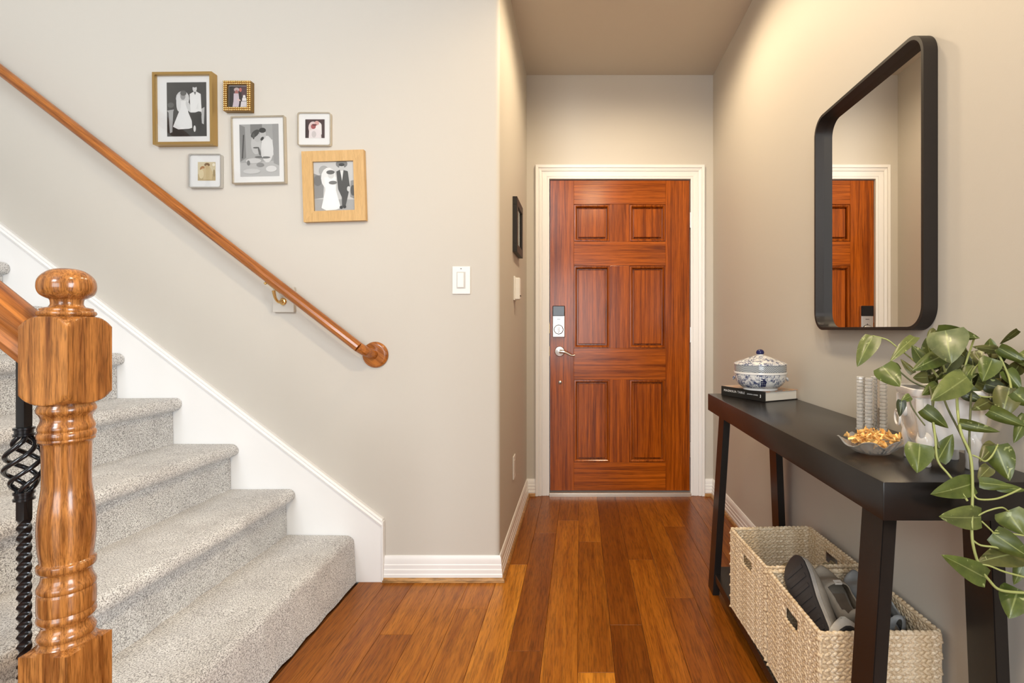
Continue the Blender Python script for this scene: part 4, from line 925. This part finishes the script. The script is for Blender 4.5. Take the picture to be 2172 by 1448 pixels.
def basket(label, cx, cy, rot, Wd, Dp, Ht):
    t = thing('woven_basket', label, 'basket', (cx, cy, 0.0889), 'woven baskets on the table shelf', rot=(0, 0, rot))
    nrow = int(Ht/RH)
    sides = [('x', Wd-0.012, (0, -Dp/2+.006), 0), ('x', Wd-0.012, (0, Dp/2-.006), 0), ('y', Dp-0.012, (-Wd/2+.006, 0), PI/2), ('y', Dp-0.012, (Wd/2-.006, 0), PI/2)]
    for ax_, Ln, (ox, oy), rz_ in sides:
        hole = (-0.037, 0.037) if ax_ == 'y' else None
        core = MB(); z0, z1 = 0.002, Ht-0.012; zh0, zh1 = Ht-RH*4.0, Ht-RH*2.0
        if hole:
            core.box(-Ln/2, Ln/2, -.0015, .0015, z0, zh0); core.box(-Ln/2, Ln/2, -.0015, .0015, zh1, z1); core.box(-Ln/2, hole[0], -.0015, .0015, zh0, zh1); core.box(hole[1], Ln/2, -.0015, .0015, zh0, zh1)
        else: core.box(-Ln/2, Ln/2, -.0015, .0015, z0, z1)
        pn = core.build('side_panel', M['straw'], t, local=True); pn.location = (ox, oy, 0); pn.rotation_euler = (0, 0, rz_)
        full = None; cut = None
        for r_i in range(nrow):
            zc = RH*(r_i+.5)+0.003
            is_hole = hole and (zh0-.001 < zc < zh1+.001)
            if is_hole:
                if cut is None: cut = [braid_row(Ln, hole, 5, hf_).build('braid', M['straw'], pn, local=True, smooth=70) for hf_ in (-1, 1)]; pair = cut
                else:
                    pair = [c_.copy() for c_ in cut]
                    for c_ in pair: C.objects.link(c_)
                for c_ in pair: c_.parent = pn; c_.location = ((0.0025 if r_i % 2 else -0.0025), 0, zc)
                continue
            else:
                if full is None: o = braid_row(Ln, None, 2).build('braid', M['straw'], pn, local=True, smooth=70); full = o
                else: o = full.copy(); C.objects.link(o)
            o.parent = pn; o.location = ((0.0025 if r_i % 2 else -0.0025), 0, zc)
    rim = MB(); zt = Ht-0.004
    for a, b in (((-1, -1), (1, -1)), ((1, -1), (1, 1)), ((1, 1), (-1, 1)), ((-1, 1), (-1, -1))):
        P = [(a[0]*(Wd/2-.007)*(1-u)+b[0]*(Wd/2-.007)*u, a[1]*(Dp/2-.007)*(1-u)+b[1]*(Dp/2-.007)*u, zt+0.0008*math.sin(u*60)) for u in [i/24 for i in range(25)]]
        rim.tube(P, 0.0058, 7)
    rim.build('rim', M['straw'], t, local=True, smooth=60)
    for sx in (-1, 1):
        for sy in (-1, 1):
            pw = MB().tube([(sx*(Wd/2-.0055), sy*(Dp/2-.0055), z) for z in [0.001+ (Ht-.006)*i/12 for i in range(13)]], 0.0042, 7).build('corner_post', M['straw'], t, local=True, smooth=60)
    MB().box(-Wd/2+.004, Wd/2-.004, -Dp/2+.004, Dp/2-.004, 0.0, 0.006).build('bottom', M['straw'], t, local=True)
    return t
basket('woven straw basket nearest the door, on the table shelf', 0.697, 1.722, math.radians(3.2), 0.298, 0.316, 0.283)
basket('woven straw basket full of shoes, nearest the camera on the shelf', 0.708, 1.385, math.radians(1.2), 0.298, 0.326, 0.283)

# ---------------------------------------------------------------- shoes
def shoe(name, label, mtx, Ln=0.262, upper='taupe', mid='foam', out='rubber', hgt=0.085, slip=True, seed=0):
    loc, rotq, _ = mtx.decompose()
    t = thing(name, label, 'shoe', loc, 'shoes in the baskets'); t.rotation_euler = rotq.to_euler()
    def hw(u):   # half width of the sole along heel(0) -> toe(1)
        pts = [(0, 0.010), (.03, .024), (.10, .032), (.25, .033), (.40, .033), (.55, .039), (.70, .045), (.82, .043), (.92, .033), (.98, .017), (1, .006)]
        for (a, b), (c, d) in zip(pts, pts[1:]):
            if a <= u <= c: return b+(d-b)*(u-a)/(c-a)
        return .006
    us = [0, .012, .03, .06, .1, .18, .26, .34, .42, .5, .58, .66, .74, .82, .88, .93, .97, .99, 1]
    ol = [(u*Ln, hw(u)) for u in us]+[(u*Ln, -hw(u)) for u in us[::-1]]
    spring = lambda x: 0.018*max(0, (x/Ln-.72)/.28)**2
    def slab(z0, z1, k0=1.0, k1=1.0):
        m = MB(); n = len(ol); vs_ = [(x, y*k0, z0+spring(x)) for x, y in ol]+[(x, y*k1, z1+spring(x)) for x, y in ol]
        fs = [[i, (i+1) % n, n+(i+1) % n, n+i] for i in range(n)]
        h = len(us)
        for lay in (0, n):
            for i in range(h-1): fs.append([lay+i, lay+i+1, lay+n-2-i, lay+n-1-i])
        return m.add(vs_, fs)
    slab(0, .006, .96, .98).build('outsole', M[out], t, local=True, smooth=40)
    slab(.0055, .026, 1.0, .97).build('midsole', M[mid], t, local=True, smooth=40)
    # tread bars under the outsole
    for i in range(7):
        u = .12+.11*i; MB().box(u*Ln-.006, u*Ln+.006, -hw(u)*.72, hw(u)*.72, -.0022+spring(u*Ln), .001+spring(u*Ln), .0008).build('tread_bar', M[out], t, local=True)
    top = lambda u: (hgt*0.78+.012*math.sin(u*6) if u < .1 else hgt*0.70 if u < .3 else hgt*0.74 if u < .5 else hgt*(.74-.95*((u-.5)/.5)**1.35) )
    m = MB(); vs_ = []; fs = []; nm = 13; uu = [i/22 for i in range(23)]
    for u in uu:
        for j in range(nm):
            a = -1+2*j/(nm-1); th = PI/2*a
            y = hw(u)*.96*(math.sin(th)*(1.0)); zt = max(top(u), .012)
            y = hw(u)*.97*math.copysign(abs(math.sin(th))**0.75, a)
            z = .022+spring(u*Ln)+zt*abs(math.cos(th))**0.72
            vs_.append((.004+u*(Ln-.008), y, z))
    for i in range(22):
        for j in range(nm-1):
            um = (uu[i]+uu[i+1])/2; aj = abs(-1+2*(j+.5)/(nm-1))
            if .06 < um < .52 and aj < .50: continue
            a = i*nm+j; fs.append([a, a+1, a+1+nm, a+nm])
    up = m.add(vs_, fs).build('upper', M[upper], t, local=True, smooth=60)
    md_ = up.modifiers.new('thick', 'SOLIDIFY'); md_.thickness = 0.003; md_.offset = -1
    ins = MB(); n = 14; vs_ = []; fs = []
    for i in range(n+1):
        u = .04+.56*i/n; vs_ += [((u*Ln), -hw(u)*.8, .0285), ((u*Ln), hw(u)*.8, .0285)]
    for i in range(n): fs.append([2*i, 2*i+1, 2*i+3, 2*i+2])
    ins.add(vs_, fs).build('insole', M['insole'], t, local=True)
    if slip:
        tg = MB(); zt = .022+hgt*.74
        tg.box(.50*Ln, .56*Ln, -.010, .010, zt-.004, zt+.0018, .0008).build('label_patch', M['foam'], t, local=True)
    return t
def frame_m(o, xdir, zdir):
    x = Vector(xdir).normalized(); z = Vector(zdir); z = (z-x*z.dot(x)).normalized(); y = z.cross(x)
    m = Matrix(((x.x, y.x, z.x, o[0]), (x.y, y.y, z.y, o[1]), (x.z, y.z, z.z, o[2]), (0, 0, 0, 1))); return m
shoe('shoe', 'shoe standing on edge, its dark sole and pale midsole facing left', frame_m((0.602, 1.285, 0.310), (0.02, 0.88, 0.45), (0.85, 0.10, -0.50)), 0.262, 'taupe', 'foam', hgt=0.062)
shoe('shoe', 'taupe slip-on shoe lying open, in the middle of the near basket', frame_m((0.704, 1.328, 0.292), (0.0, 0.95, 0.26), (0.0, -0.26, 0.95)), 0.214, 'taupe', 'taupe', hgt=0.078)
shoe('shoe', 'blue grey shoe beside the table leg in the near basket', frame_m((0.797, 1.312, 0.278), (0.0, 0.95, 0.26), (0.0, -0.26, 0.95)), 0.226, 'bluegrey', 'bluegrey', hgt=0.088)
shoe('shoe', 'pale canvas shoe whose rounded toe shows at the near basket rim', frame_m((0.655, 1.318, 0.165), (0, -0.36, 0.93), (0, 0.93, 0.36)), 0.206, 'pale', 'foam', hgt=0.050, slip=False)
shoe('shoe', 'olive shoe barely showing inside the far basket', frame_m((0.800, 1.630, 0.262), (-1, 0.06, 0.05), (0, 0, 1)), 0.225, 'olive', 'olive', hgt=0.09, slip=False)
